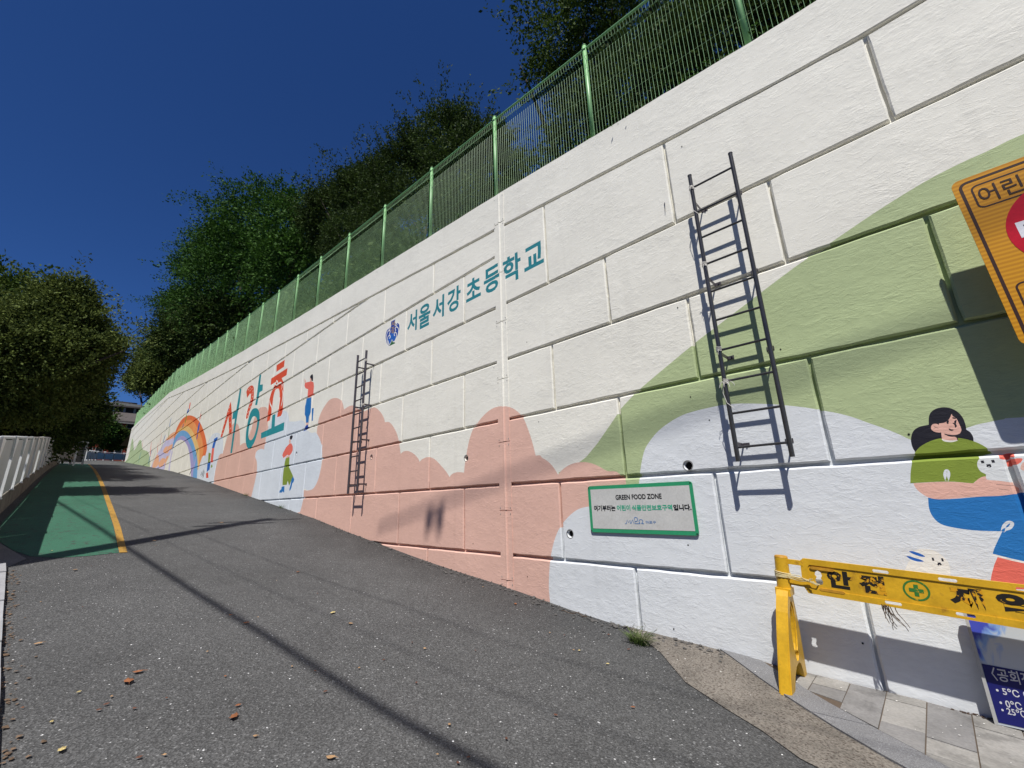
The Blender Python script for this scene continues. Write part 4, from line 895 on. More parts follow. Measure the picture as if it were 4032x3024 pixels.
# end frame (seen along the barrier): a round post that splits into two feet
def leg_at(a0):
    o = [(-4.165, 0), (-4.09, 0), (-4.065, .05)] + arc(-3.93, .05, .135, .14, 180, 20, 9) + [(-3.755, .0), (-3.665, 0), (-3.70, .16), (-3.745, .33), (-3.80, .50), (-3.85, .60), (-3.875, .635), (-3.975, .635), (-4.0, .60), (-4.05, .48), (-4.10, .32), (-4.13, .16)]
    o = [(-4.165, .0), (-4.09, .0), (-4.06, .05), (-4.02, .115), (-3.96, .14), (-3.88, .13), (-3.81, .08), (-3.76, .0), (-3.665, .0), (-3.70, .16), (-3.745, .33), (-3.80, .50), (-3.85, .60), (-3.875, .635), (-3.975, .635), (-4.0, .60), (-4.05, .48), (-4.10, .32), (-4.13, .16)]
    hole = arc(-3.925, .375, .05, .15, 0, 360, 20)[:-1]; hole2 = arc(-3.94, .19, .028, .028, 0, 360, 12)[:-1]
    extr('end_frame', o, [hole, hole2], 'yh', a0, a0 + .06, YP, bar)
    # raised rim round the hole and the feet
    for side_ in (a0 - .008, a0 + .06):
        extr('rim', [(p[0] + (YC - p[0]) * .03, .004 + p[1] * .99) for p in o], [arc(-3.925, .375, .075, .185, 0, 360, 20)[:-1], arc(-3.94, .19, .04, .035, 0, 360, 12)[:-1]] , 'yh', side_, side_ + .008, YP, bar)
    b = MB(); b.tube([bxf((a0 + .03, YC, .60)), bxf((a0 + .03, YC, .862))], [.050, .046], 12); b.build('post', YP, bar, True)
    b = MB(); b.tube([bxf((a0 + .03, YC, .862)), bxf((a0 + .03, YC, .872)), bxf((a0 + .03, YC, .874))], [.047, .040, .020], 12); b.build('post_cap', YD, bar, True)
    b = MB(); b.box([0, 0, 0], [1, 1, 1]); b.V = [tuple(bxf((a0 + .03 + v[0] * .10, YC + v[1] * .12, .62 + v[2] * .05))) for v in b.V]; b.build('post_collar', YP, bar)
    for y in (-4.13, -3.71):
        b = MB(); b.box([0, 0, 0], [1, 1, 1]); b.V = [tuple(bxf((a0 + .03 + v[0] * .058, y + v[1] * .075, .011 + v[2] * .03))) for v in b.V]; b.build('foot', YP, bar)
leg_at(.005); leg_at(1.75)
# the long board
zT, zB, aL, aR = .872, .632, .160, 1.66
o = [(aL + .03, zB), (aR - .03, zB), (aR, zB + .03), (aR, zT - .02), (aR - .02, zT), (aL + .02, zT), (aL, zT - .02), (aL + .0, zB + .05)]
slot = lambda a, h, w=.075, t=.010: [(a - w / 2, h - t), (a + w / 2, h - t), (a + w / 2 + .006, h), (a + w / 2, h + t), (a - w / 2, h + t), (a - w / 2 - .006, h)]
hand = [(.245, .700), (.262, .692), (.283, .700), (.288, .722), (.276, .742), (.285, .760), (.280, .782), (.262, .792), (.246, .782), (.240, .762), (.250, .745), (.240, .725)]
hand = [(a + .0, h + .005) for a, h in hand]
holes = [hand, slot(.62, .846), slot(.94, .846), slot(1.26, .846), slot(.66, .656), slot(.99, .656), slot(1.30, .656)]
extr('board', o, holes, 'ah', YC - .010, YC + .002, YP, bar)
rim_in = [(.205, .690), (.215, .672), (aR - .04, .672), (aR - .025, .69), (aR - .025, .815), (aR - .04, .832), (.215, .832), (.205, .815)]
extr('board_rim', [(p[0], p[1]) for p in o], [rim_in] + holes[1:], 'ah', YC + .002, YC + .009, YP, bar)
for a in (.30, .31):
    pass
for (a, h) in ((.285, .812), (.33, .672)):
    extr('rim_rib', [(a - .06, h - .009), (a + .07, h - .009), (a + .08, h), (a + .07, h + .009), (a - .06, h + .009), (a - .07, h)], [], 'ah', YC + .002, YC + .011, YD, bar)
b = MB(); b.box([0, 0, 0], [1, 1, 1]); b.V = [tuple(bxf((.125 + v[0] * .10, YC + v[1] * .022, .835 + v[2] * .035))) for v in b.V]; b.build('hinge', YP, bar)
b = MB(); b.box([0, 0, 0], [1, 1, 1]); b.V = [tuple(bxf((.125 + v[0] * .10, YC + v[1] * .022, .70 + v[2] * .06))) for v in b.V]; b.build('hinge', YP, bar)
def btext(s, a0, h0, a1, h1, m, bold=.0):
    V, F = text2d(s, 1, bold); W = fit(V, (a0, h0, a1, h1)); off = rel(bar)
    return link('lettering', mesh('lettering', np.array([bxf((p[0], YC + .0032, p[1])) for p in W]) - off, [tuple(f) for f in F], m), bar)
btext('안', .315, .697, .455, .815, WB, .055); btext('전', .495, .697, .635, .815, WB2, .055); btext('제', .935, .697, 1.08, .815, WB2, .055); btext('일', 1.13, .697, 1.30, .815, WB, .06)
b = MB(); n = 28
ringp = lambda r: [bxf((.785 + r * 1.05 * math.cos(t), YC + .0032, .757 + r * math.sin(t))) for t in np.linspace(0, 2 * math.pi, n, endpoint=False)]
b.add(ringp(.062) + ringp(.052), [(i, (i + 1) % n, n + (i + 1) % n, n + i) for i in range(n)]); b.build('green_ring', WG, bar)
b = MB()
cr = [(-.035, -.011), (-.011, -.011), (-.011, -.035), (.011, -.035), (.011, -.011), (.035, -.011), (.035, .011), (.011, .011), (.011, .035), (-.011, .035), (-.011, .011), (-.035, .011)]
b.add([bxf((.785 + x, YC + .0032, .757 + z)) for x, z in cr], [tuple(range(12))]); b.build('green_cross', WG, bar)
# cord tied round post and board, dry roots hanging from the board
CORD = mat('cream_cord', (.62, .52, .28), rough=.9)
crd = MB(); rr = random.Random(3)
for k in range(6):
    hh = .72 + .007 * k
    crd.tube([bxf((.035 + .052 * math.cos(t), YC + .052 * math.sin(t), hh + .006 * math.sin(t + k))) for t in np.linspace(0, 2 * math.pi, 15)], .0035, 5)
for k in range(5):
    crd.tube([bxf((.08, YC + .045, .725 + .006 * k)), bxf((.15, YC + .035 + .003 * k, .715 + .008 * k + rr.uniform(-.006, .006))), bxf((.20, YC + .03, .716 + rr.uniform(-.012, .012))), bxf((.25, YC + .024, .708 + rr.uniform(-.01, .01))), bxf((.262, YC - .01, .700))], .0032, 5)
for k in range(4): q = np.array(bxf((.20, YC + .035, .718))); d = np.array([rr.uniform(-.05, .05), rr.uniform(0, .03), rr.uniform(-.03, .03)]); crd.tube([q, q + d * .6, q + d], .003, 4)
tag(crd.build('tied_cord', CORD, loc=bxf((.05, YC, .7))), 'cream cord tied round the post and board end of the yellow barrier', 'cord')
rt = MB(); rr = random.Random(11)
for k in range(15):
    a = .60 + abs(rr.gauss(0, .03)) if k < 16 else .77 + rr.uniform(-.01, .02); h = .64; L_ = rr.uniform(.04, .17) if k < 16 else rr.uniform(.08, .16)
    P = [bxf((a, YC + rr.uniform(-.01, .02), h))]; d = np.array([rr.uniform(-.25, .1), rr.uniform(-.2, .2), -1.])
    for j in range(6): d = d + np.array([rr.uniform(-.35, .3), rr.uniform(-.3, .3), 0]); P.append(P[-1] + d / np.linalg.norm(d) * L_ / 6)
    rt.tube(P, [.0028] * 3 + [.002] * 4, 4)
tag(rt.build('dry_roots', mat('dry_root', (.10, .07, .05), rough=1), loc=bxf((.62, YC, .64)), kind='stuff'), 'tangle of dry brown roots hanging under the board of the yellow barrier', 'roots')

# ================================================================== POLE AND OVERHEAD LINES (behind and above the camera; they throw the shadows)
CAB = mat('cable_black', (.02, .02, .02), rough=.6)
PB = np.array([1.55 * K, .80 * K, g(6.5)])
up = thing('utility_pole', 'tall grey concrete utility pole with crossarms standing left behind the camera', 'utility pole', PB)
b = MB(); b.tube([PB, PB + [0, 0, 14.2]], [.25, .13], 16); b.build('shaft', M_conc, up, True)
for dz, L_ in ((13.6, .9), (12.6, .7)):
    b = MB(); b.box(PB + [0, 0, dz], (.08, 2 * L_, .08)); b.build('crossarm', mat('galvanised', (.42, .43, .44)), up)
def cable(name, label, P, Q, sag, r, ext=(), n=24):
    P, Q = np.array(P, float), np.array(Q, float); b = MB()
    b.tube([P + (Q - P) * t + np.array([0, 0, -sag * 4 * t * (1 - t)]) for t in np.linspace(0, 1, n)], r, 6)
    return tag(b.build(name, CAB, smooth=True, loc=P), label, 'cable')
Lr = np.array([-.66, 1, 2.05])
def src(s, y, z, t): return (np.array([s, y, z]) + Lr * t) * K + np.array([0, 0, ZC])
# line shadows on the road: the point on the road plus t towards the sun
def road_line(p, q, t): 
    P = src(p[0], p[1], (g(p[0] * K) - ZC) / K, t); Q = src(q[0], q[1], (g(q[0] * K) - ZC) / K, t); return P, Q
P, Q = road_line((3.74, .04), (.46, -.41), 1.05); d = Q - P
cable('overhead_cable', 'thick black overhead cable bundle running along the road above the camera', P + (P - Q) * .25, Q + d * 1.5, 0, .040)
for j, (oy, r, lab) in enumerate(((-.16, .007, 'thin overhead wire beside the thick cable bundle'), (-.34, .008, 'thin overhead wire farthest towards the wall'))):
    P, Q = road_line((3.5, .0 + oy * .6), (.46, -.41 + oy), 1.0); d = Q - P
    cable('overhead_wire', lab, P + (P - Q) * .2, Q + d * 1.5, 0, r)
w0 = src(1.53, -1, -.055, 1.78); w1 = src(-.076, -1, .211, 1.78)
dd = w1 - w0
cable('pole_cable', 'black overhead cable from the utility pole passing back over the camera', w0 - dd * .18, w1 + dd * 1.5, -.25, .026)
wp = src(5.854 / K, -1, -.249 / K, 1.78)
b = MB(); 
for s_ in (-.16, .16): b.tube([wp + [s_, 0, -.13], wp + [s_, 0, .09]], .07, 8)
b.tube([wp + [-.16, 0, 0], wp + [.16, 0, 0]], .04, 8)
tag(b.build('cable_closure', CAB, loc=wp), 'pair of black splice closures hung on the overhead pole cable', 'cable box')

# ================================================================== FOLIAGE
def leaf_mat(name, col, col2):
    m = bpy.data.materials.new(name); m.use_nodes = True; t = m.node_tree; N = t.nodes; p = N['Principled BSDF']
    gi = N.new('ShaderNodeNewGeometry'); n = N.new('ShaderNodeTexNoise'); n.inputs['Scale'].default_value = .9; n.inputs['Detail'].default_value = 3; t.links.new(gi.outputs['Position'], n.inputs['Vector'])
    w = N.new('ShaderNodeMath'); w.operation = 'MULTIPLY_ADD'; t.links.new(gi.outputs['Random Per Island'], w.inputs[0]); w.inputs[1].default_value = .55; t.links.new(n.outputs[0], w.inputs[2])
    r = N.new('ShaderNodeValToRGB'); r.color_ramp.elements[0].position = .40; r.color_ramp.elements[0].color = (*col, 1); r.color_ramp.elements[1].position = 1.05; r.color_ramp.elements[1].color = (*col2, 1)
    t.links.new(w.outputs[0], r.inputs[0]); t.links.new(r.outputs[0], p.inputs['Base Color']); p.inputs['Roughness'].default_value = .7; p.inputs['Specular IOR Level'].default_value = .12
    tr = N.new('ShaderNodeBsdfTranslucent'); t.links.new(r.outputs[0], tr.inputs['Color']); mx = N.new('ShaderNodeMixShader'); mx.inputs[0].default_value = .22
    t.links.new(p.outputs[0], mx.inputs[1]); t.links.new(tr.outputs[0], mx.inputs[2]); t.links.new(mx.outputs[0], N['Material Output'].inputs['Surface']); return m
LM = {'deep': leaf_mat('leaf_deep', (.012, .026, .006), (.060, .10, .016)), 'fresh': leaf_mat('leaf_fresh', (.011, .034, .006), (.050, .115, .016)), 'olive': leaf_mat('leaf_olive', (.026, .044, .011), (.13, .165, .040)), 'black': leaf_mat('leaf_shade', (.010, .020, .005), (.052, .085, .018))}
BARK = mat('bark', (.05, .04, .03), rough=.95, bump=.5)
def foliage_mesh(name, cen, dirs, L_, leaf, per, m, seed, droop=.25):
    """sprays of folded leaves along twigs. cen, dirs: (n,3)"""
    r = np.random.default_rng(seed); n = len(cen); t = np.linspace(.05, 1, per)[None, :, None]
    ln = (L_ * r.uniform(.6, 1.3, n))[:, None, None]
    P = cen[:, None, :] + dirs[:, None, :] * t * ln; P[..., 2] -= (t[..., 0] ** 2) * ln[..., 0] * droop
    P = P + r.normal(0, leaf * .55, P.shape); P = P.reshape(-1, 3); k = len(P)
    a = r.normal(size=(k, 3)); a += np.repeat(dirs, per, 0) * 1.2; a[:, 2] -= .3; a /= np.linalg.norm(a, axis=1)[:, None]
    b = np.cross(a, r.normal(size=(k, 3)) * .8 + np.array([0, 0, 1.0])); b /= np.linalg.norm(b, axis=1)[:, None] + 1e-9
    c = np.cross(a, b); s = (leaf * r.uniform(.6, 1.35, k))[:, None]
    v0 = P; v1 = P + a * s * .55 + b * s * .30 + c * s * .07; v2 = P + a * s * 1.15; v3 = P + a * s * .55 - b * s * .30 + c * s * .07
    V = np.stack([v0, v1, v2, v3], 1).reshape(-1, 3)
    me = bpy.data.meshes.new(name); me.vertices.add(4 * k); me.vertices.foreach_set('co', V.ravel()); me.loops.add(4 * k); me.loops.foreach_set('vertex_index', np.arange(4 * k)); me.polygons.add(k)
    me.polygons.foreach_set('loop_start', np.arange(k) * 4); me.update(calc_edges=True); me.materials.append(m); return me
def lumps(P, seed, f=1.0):
    r = np.random.default_rng(seed + 77); ph = r.uniform(0, 6.28, (6, 3)); fr = r.uniform(.6, 1.9, (6, 3)) * f; s = 0
    for i in range(6): s = s + np.sin(P @ (fr[i] * np.array([1, 1, 1.2])) + ph[i, 0]) * (1 if i < 3 else .7)
    return s
def tree(name, label, blobs, base, m, nspray, L_, leaf, per=11, seed=0, up=.5, trunk_r=.22, cat='tree', group=None, droop=.2, gap=-1.6, limb=7, shoots=0, sl=1.6):
    """blobs: [(centre, (rx, ry, rz))]; base: foot of the trunk"""
    r = np.random.default_rng(seed); base = np.array(base, float)
    t = thing(name, label, cat, base, group)
    vol = np.array([b[1][0] * b[1][1] * b[1][2] for b in blobs]) ** .67; vol /= vol.sum()
    ce = []; di = []
    for (c, rad), w in zip(blobs, vol):
        k = int(nspray * w); u = r.normal(size=(k, 3)); u /= np.linalg.norm(u, axis=1)[:, None]
        rr_ = r.uniform(.25, 1, k) ** .42; p = np.array(c) + u * rr_[:, None] * np.array(rad) * (1 + .16 * np.clip(lumps(u * 2.6 + np.array(c) * .37, seed, 1.1) / 3, -1, 1))[:, None]
        keep = (lumps(p, seed, 1.0) > gap - 1.6 * (rr_ < .6)); p = p[keep]; u = u[keep]
        d = u + np.array([0, 0, up]) + r.normal(0, .45, u.shape); d /= np.linalg.norm(d, axis=1)[:, None]; ce.append(p); di.append(d)
    ce = np.concatenate(ce); di = np.concatenate(di)
    if shoots:                                     # long young shoots that break the outline of the crown
        sc_, sd_ = [], []
        for (c, rad), w in zip(blobs, vol):
            k = max(3, int(shoots * w)); u = r.normal(size=(k, 3)) + [0, 0, .9]; u[:, 2] = np.abs(u[:, 2]) * (r.uniform(-.3, 1, k)); u /= np.linalg.norm(u, axis=1)[:, None]
            p = np.array(c) + u * np.array(rad) * .86; d = u * .8 + np.array([0, 0, up * .8]) + r.normal(0, .2, u.shape); d /= np.linalg.norm(d, axis=1)[:, None]
            ln = sl * r.uniform(.4, 1.2, k)
            for j in range(7):
                tt = j / 7; q = p + d * (ln * tt)[:, None] + r.normal(0, .03 * sl, p.shape); q[:, 2] -= droop * .6 * ln * tt ** 2; sc_.append(q); e = d + r.normal(0, .55, d.shape) * (1 - .5 * tt); sd_.append(e / np.linalg.norm(e, axis=1)[:, None])
        ce = np.concatenate([ce] + sc_); di = np.concatenate([di] + sd_)
    me = foliage_mesh('crown', ce, di, L_, leaf, per, m, seed, droop); me.transform(Matrix.Translation(-Vector(base)))
    link('crown', me, t)
    # trunk and limbs
    cc = np.mean([b[0] for b in blobs], 0); top = np.array([cc[0], cc[1], cc[2]]); b = MB(); H = top - base
    pts = [base + H * s + np.array([math.sin(s * 5 + seed) * .25, math.cos(s * 4 + seed) * .2, 0]) * s * (1 - s) * 3 for s in np.linspace(0, 1, 8)]
    b.tube(pts, list(np.linspace(trunk_r, trunk_r * .4, 8)), 9); b.build('trunk', BARK, t, True)
    b = MB(); rr2_ = random.Random(seed)
    for i in range(limb):
        s = pts[2 + i % 5]; c, rad = blobs[i % len(blobs)]; e = np.array(c) + r.normal(0, .35, 3) * np.array(rad); mid = (s + e) / 2 + np.array([0, 0, -.08 * np.linalg.norm(e - s)])
        b = MB(); b.tube([s, mid, e], [trunk_r * .42, trunk_r * .28, trunk_r * .07], 6); b.build('limb', BARK, t, True)
    return t
def bl(px, py, rpx, X=None, Y=None, asp=(1, 1, 1)):
    c = at_x((px, py), X) if X is not None else at_y((px, py), Y)
    d = (R.T @ (c - CAM)); r_ = rpx / FPX * (-d[2]); return (c, (r_ * asp[0], r_ * asp[1], r_ * asp[2]))
def gz_(x): return cop(x) - .12

# behind the wall, from the near right to the far left
B = [bl(2250, 130, 200, Y=-7.4), bl(2520, -60, 330, Y=-8), bl(2900, -160, 400, Y=-8.2), bl(3300, -330, 420, Y=-8.5), bl(2170, 330, 80, Y=-7.2)]
tree('broadleaf_tree', 'tall dark broadleaf tree cut off by the top edge, behind the nearest fence bays', B, (5.6, -8.2, gz_(5.6)), LM['deep'], 7200, .42, .085, seed=1, up=.2, gap=-1.2, trunk_r=.26, shoots=90, sl=1.2)
B = [bl(2560, 420, 250, Y=-6.6), bl(2870, 200, 260, Y=-6.8), bl(3200, 40, 260, Y=-6.8), bl(2330, 560, 170, Y=-6.6), bl(3500, -150, 280, Y=-7)]
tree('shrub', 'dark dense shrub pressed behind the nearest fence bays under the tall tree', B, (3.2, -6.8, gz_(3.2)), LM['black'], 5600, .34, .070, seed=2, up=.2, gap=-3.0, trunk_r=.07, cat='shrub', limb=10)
B = [bl(1870, 700, 170, Y=-8.2), bl(1770, 560, 100, Y=-8.6, asp=(1, 1, 1.1)), bl(1590, 720, 130, Y=-9), bl(1900, 570, 70, Y=-8.4), bl(1680, 600, 90, Y=-8.8), bl(1790, 480, 45, Y=-8.6)]
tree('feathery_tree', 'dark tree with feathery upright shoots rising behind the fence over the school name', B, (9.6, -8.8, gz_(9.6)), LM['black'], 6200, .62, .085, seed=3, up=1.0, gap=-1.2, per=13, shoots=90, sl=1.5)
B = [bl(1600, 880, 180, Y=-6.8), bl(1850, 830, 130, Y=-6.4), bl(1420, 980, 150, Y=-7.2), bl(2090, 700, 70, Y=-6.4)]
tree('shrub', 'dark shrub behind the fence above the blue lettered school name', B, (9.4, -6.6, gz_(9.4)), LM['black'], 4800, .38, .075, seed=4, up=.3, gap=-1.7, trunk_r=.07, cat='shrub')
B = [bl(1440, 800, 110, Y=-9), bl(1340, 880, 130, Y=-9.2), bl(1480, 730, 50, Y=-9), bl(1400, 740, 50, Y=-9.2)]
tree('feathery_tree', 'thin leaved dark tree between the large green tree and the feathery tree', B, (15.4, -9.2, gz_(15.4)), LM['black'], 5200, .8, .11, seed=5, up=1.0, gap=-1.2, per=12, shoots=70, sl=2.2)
B = [bl(1040, 930, 190, Y=-9.5, asp=(1, 1, .95)), bl(1200, 920, 140, Y=-9), bl(900, 1010, 130, Y=-9.8, asp=(1, 1, .7)), bl(1000, 1130, 220, Y=-9.2), bl(800, 1060, 90, Y=-10, asp=(1, 1, .55)), bl(1180, 1100, 160, Y=-8.6), bl(800, 1230, 130, Y=-9, asp=(1, 1, .8))]
tree('locust_tree', 'big fresh green tree with drooping leafy fans, highest on the left skyline above the fence', B, (31, -9.6, gz_(31)), LM['fresh'], 12500, 1.5, .20, seed=6, up=.12, gap=-1.3, trunk_r=.4, per=13, droop=.45, shoots=130, sl=2.8)
B = [bl(735, 1220, 75, Y=-8.5), bl(770, 1350, 120, Y=-8), bl(680, 1390, 80, Y=-7.5), bl(900, 1290, 110, Y=-7.5)]
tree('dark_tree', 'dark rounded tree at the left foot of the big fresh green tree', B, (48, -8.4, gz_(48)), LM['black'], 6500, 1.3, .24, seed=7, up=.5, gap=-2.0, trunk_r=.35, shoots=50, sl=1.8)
B = [bl(625, 1420, 50, Y=-7.5), bl(580, 1480, 42, Y=-7), bl(535, 1505, 22, Y=-6.6), bl(655, 1480, 62, Y=-6.6)]
tree('dark_tree', 'low dark green tree over the far end of the green fence', B, (64, -7.2, gz_(64)), LM['olive'], 6500, 1.5, .30, seed=8, up=.3, gap=-1.9, trunk_r=.35, shoots=30, sl=1.6)
# low hedge plants just behind the fence
HB = []
xk = 10.6; hi_ = 0
labs = ['above the small distant ladder', 'above the standing painted woman', 'above the big red and teal letters', 'behind the middle fence bays', 'above the painted rainbow', 'before the far bend of the fence', 'at the far bend of the fence', 'at the far end of the fence']
for i, (xc_, wd) in enumerate(((11.2, 2.2), (15, 2.4), (19.5, 2.8), (25, 3.4), (32, 4.2), (41, 5), (51, 5.5), (61, 5.5))):
    B = [((xc_ + d * wd * .62, -K - 1.9 - .3 * (j % 2), gz_(xc_) + .95 + .25 * math.sin(j + i)), (wd * .42, 1.0, 1.25)) for j, d in enumerate((-1, 0, 1))]
    tree('hedge_shrub', 'dark green shrub behind the wire fence ' + labs[i], B, (xc_, -K - 2.0, gz_(xc_)), LM['black'], 1500, .55, .11 + .003 * xc_, seed=20 + i, up=.3, gap=-1.9, trunk_r=.06, cat='shrub', group='shrubs along the school side of the fence', limb=4, per=9)
# ivy and weeds hanging at the fence foot, near
ce = []; r_ = np.random.default_rng(5)
for x in np.concatenate([r_.uniform(-1.0, 3.4, 90), r_.uniform(3.4, 9, 40)]):
    ce.append((x, FY + r_.uniform(-.10, .05), cop(x) + abs(r_.normal(0, .10))))
ce = np.array(ce); di = r_.normal(size=ce.shape) * [.9, .3, .5] + [0, .1, .5]; di /= np.linalg.norm(di, axis=1)[:, None]
me = foliage_mesh('climbing_weeds', ce, di, .20, .035, 8, LM['fresh'], 9, .3); o = link('climbing_weeds', me, None, 'stuff'); tag(o, 'thin climbing weeds growing through the foot of the nearest fence bays', 'weeds')

# left side trees over the lane
B = [bl(285, 1165, 50, X=17), bl(225, 1185, 50, X=17), bl(275, 1240, 75, X=17), bl(150, 1290, 85, X=17), bl(340, 1345, 70, X=17.5), bl(210, 1400, 125, X=17), bl(60, 1360, 120, X=17), bl(430, 1390, 45, X=16.5), bl(500, 1385, 22, X=16), bl(370, 1420, 65, X=17), bl(110, 1490, 120, X=17), bl(-60, 1420, 140, X=17), bl(260, 1500, 90, X=18)]
tree('leaning_tree', 'large olive green tree overhanging the lane from the left edge of the picture', B, (17.2, 2.9, g(17.2)), LM['olive'], 11500, .42, .075, seed=10, up=.8, gap=-.8, trunk_r=.2, per=12, droop=.1, limb=10, shoots=110, sl=1.2)
B = [bl(40, 1530, 110, X=17), bl(130, 1560, 80, X=17.5), bl(-80, 1500, 120, X=17), bl(210, 1560, 60, X=17.5)]
tree('small_tree', 'pale leaved small tree behind the white guard panels at the left edge', B, (17.5, 2.6, g(17.5)), LM['olive'], 3400, .4, .07, seed=11, up=.1, gap=-1.4, trunk_r=.09, droop=.3)
for i, (q, X, r1, lab, mk, sd) in enumerate((((240, 1590), 34, 100, 'dark tree on the left side of the lane behind the leaning tree', 'black', 12), ((150, 1650), 30, 90, 'dark tree behind the white guard panels below the leaning tree', 'black', 13), ((30, 1670), 26, 90, 'dark bush at the left edge just above the guard panels', 'black', 14), ((375, 1680), 104, 40, 'conical green tree in front of the red brick building', 'fresh', 15), ((455, 1722), 106, 26, 'low green tree before the brick building by the wall end', 'deep', 16), ((310, 1705), 102, 34, 'dark green bush left of the conical tree', 'deep', 17))):
    c = bl(q[0], q[1], r1, X=X); c2 = bl(q[0] - r1 * .5, q[1] + r1 * .35, r1 * .7, X=X); c3 = bl(q[0] + r1 * .5, q[1] + r1 * .4, r1 * .65, X=X)
    top = bl(q[0], q[1] - r1 * .6, r1 * .55, X=X)
    tree('far_tree', lab, [c, c2, c3, top], (X + .5, c[0][1] + (1.0 if i < 3 else 0), g(X)), LM[mk], 2600, .05 * r1 / 5 * X / 30, .011 * X ** .75, seed=sd, up=.3, gap=-2.4, trunk_r=.2, per=10)
for X, y, lab, sd in ((23.5, 3.0, 'tall dark lane side tree directly behind the leaning tree', 41), (28, 3.2, 'second dark lane side tree behind the leaning tree', 44), (33, 2.9, 'third dark tree up the left side of the lane', 42), (38, 3.1, 'fourth dark tree up the left side of the lane', 45), (43, 2.8, 'dark tree at the far end of the guard panels', 43)):
    z = g(X) + 5.3; tree('lane_tree', lab, [((X, y, z), (3.2, 2.9, 2.0)), ((X + 1, y - .4, z + .9), (2.2, 2.2, 1.4)), ((X - 1.2, y + .8, z - 1), (2.2, 2.2, 1.6))], (X, y + .6, g(X)), LM['deep'], 4600, .6, .115, seed=sd, up=.3, gap=-1.9, trunk_r=.22, per=10)
# wood far behind everything on the left, plus unseen trees added to block sky light
ce = []
for k in range(5200):
    x = r_.uniform(40, 150); y = r_.uniform(4.5, 40); x, y = (x, y) if x < 100 else (x + 34, r_.uniform(-30, 40)); z = g(x) + r_.uniform(.2, 6.5 + 4 * math.sin(x * .23 + y * .2)); ce.append((x, y, z))
for k in range(3600):  # trees out of view beside and behind the camera, added to cut sky fill
    x = r_.uniform(-32, 40); y = r_.uniform(11, 26); ce.append((x, y, g(x) + r_.uniform(.1, 6.5 + 2 * math.sin(x * .5))))
ce = np.array(ce); di = r_.normal(size=ce.shape) + [0, 0, .5]; di /= np.linalg.norm(di, axis=1)[:, None]
me = foliage_mesh('far_wood_and_sky_blocker', ce, di, 2.2, .55, 8, LM['black'], 31); o = link('far_wood_and_sky_blocker', me, None, 'stuff'); tag(o, 'dark mass of distant trees on the left side beyond the lane, with unseen trees added to block sky light', 'wood')

# ================================================================== LEFT GUARD
GP = mat('guard_panel_grey', (.38, .41, .41), rough=.45, n_amt=.12, alt=(.30, .32, .31), alt_amt=(.58, .75), alt_scale=3)
GW_ = mat('guard_white_enamel', (.72, .74, .74), rough=.35, n_amt=.06)
GB = mat('guard_base_concrete', (.17, .155, .13), rough=.95, n_scale=2, n_amt=.25, bump=.5, alt=(.08, .07, .055), alt_amt=(.5, .65), alt_scale=3)
gy0 = .2 * K
gu = thing('guard_fence', 'grey panel guard with white wedge posts on a concrete kerb left of the lane', 'guard fence', (10.2, gy0, g(10.2)))
mb = MB(); xs = list(np.arange(9.0, 49, 1.0))
for a, b_ in zip(xs, xs[1:]):
    ya = gy0; V = [(a, ya, g(a) - .2), (b_, ya, g(b_) - .2), (b_, ya + .02, g(b_) + .38), (a, ya + .02, g(a) + .38), (a, ya + .34, g(a) + .38), (b_, ya + .34, g(b_) + .38)]
    mb.add(V, [(0, 3, 2, 1), (3, 4, 5, 2)])
mb.add([(9.0, gy0, g(9) - .2), (9.0, gy0 + .02, g(9) + .38), (9.0, gy0 + .34, g(9) + .38), (9.0, gy0 + .34, g(9) - .2)], [(0, 1, 2, 3)])
mb.build('concrete_base', GB, gu)
k = 0; x = 8.25
while x < 39:
    xa, xb = x, x + 1.93; z = g(x) + .38
    t = MB()
    sl = (g(xb) - g(xa)) / (xb - xa)
    # inverted wedge plate, stem, foot
    w = .24
    V = []
    for yy in (gy0 - .02, gy0 + .035): V += [(x - w, yy, z + 1.12), (x + w, yy, z + 1.12), (x + .04, yy, z + .74), (x + .03, yy, z + .03), (x - .03, yy, z + .03), (x - .04, yy, z + .74)]
    t.add(V, [(0, 1, 2, 3, 4, 5), (11, 10, 9, 8, 7, 6)] + [(i, (i + 1) % 6, 6 + (i + 1) % 6, 6 + i) for i in range(6)])
    p = t.build('post', GW_, gu)
    f = MB(); f.box((x, gy0 + .05, z + .012), (.16, .16, .022)); f.tube([(x - .05, gy0 + .0, z + .02), (x - .05, gy0, z + .05)], .014, 6); fo = f.build('foot_plate', GW_, gu)
    q = MB(); q.add([(xa + .03, gy0 + .012, g(xa) + .38 + .04), (xb - .03, gy0 + .012, g(xb) + .38 + .04), (xb - .03, gy0 + .012, g(xb) + 1.46), (xa + .03, gy0 + .012, g(xa) + 1.46), (xa + .03, gy0 + .032, g(xa) + .38 + .04), (xb - .03, gy0 + .032, g(xb) + .38 + .04), (xb - .03, gy0 + .032, g(xb) + 1.46), (xa + .03, gy0 + .032, g(xa) + 1.46)], [(0, 1, 2, 3), (7, 6, 5, 4), (0, 4, 5, 1), (3, 2, 6, 7), (1, 5, 6, 2), (0, 3, 7, 4)])
    q.build('panel', GP, gu)
    c = MB(); c.tube([(xa, gy0 + .02, g(xa) + .38 + 1.13), (xb + .04, gy0 + .02, g(xb) + .38 + 1.13)], .028, 8); c.build('top_rail', GW_, gu, True)
    x += 1.98
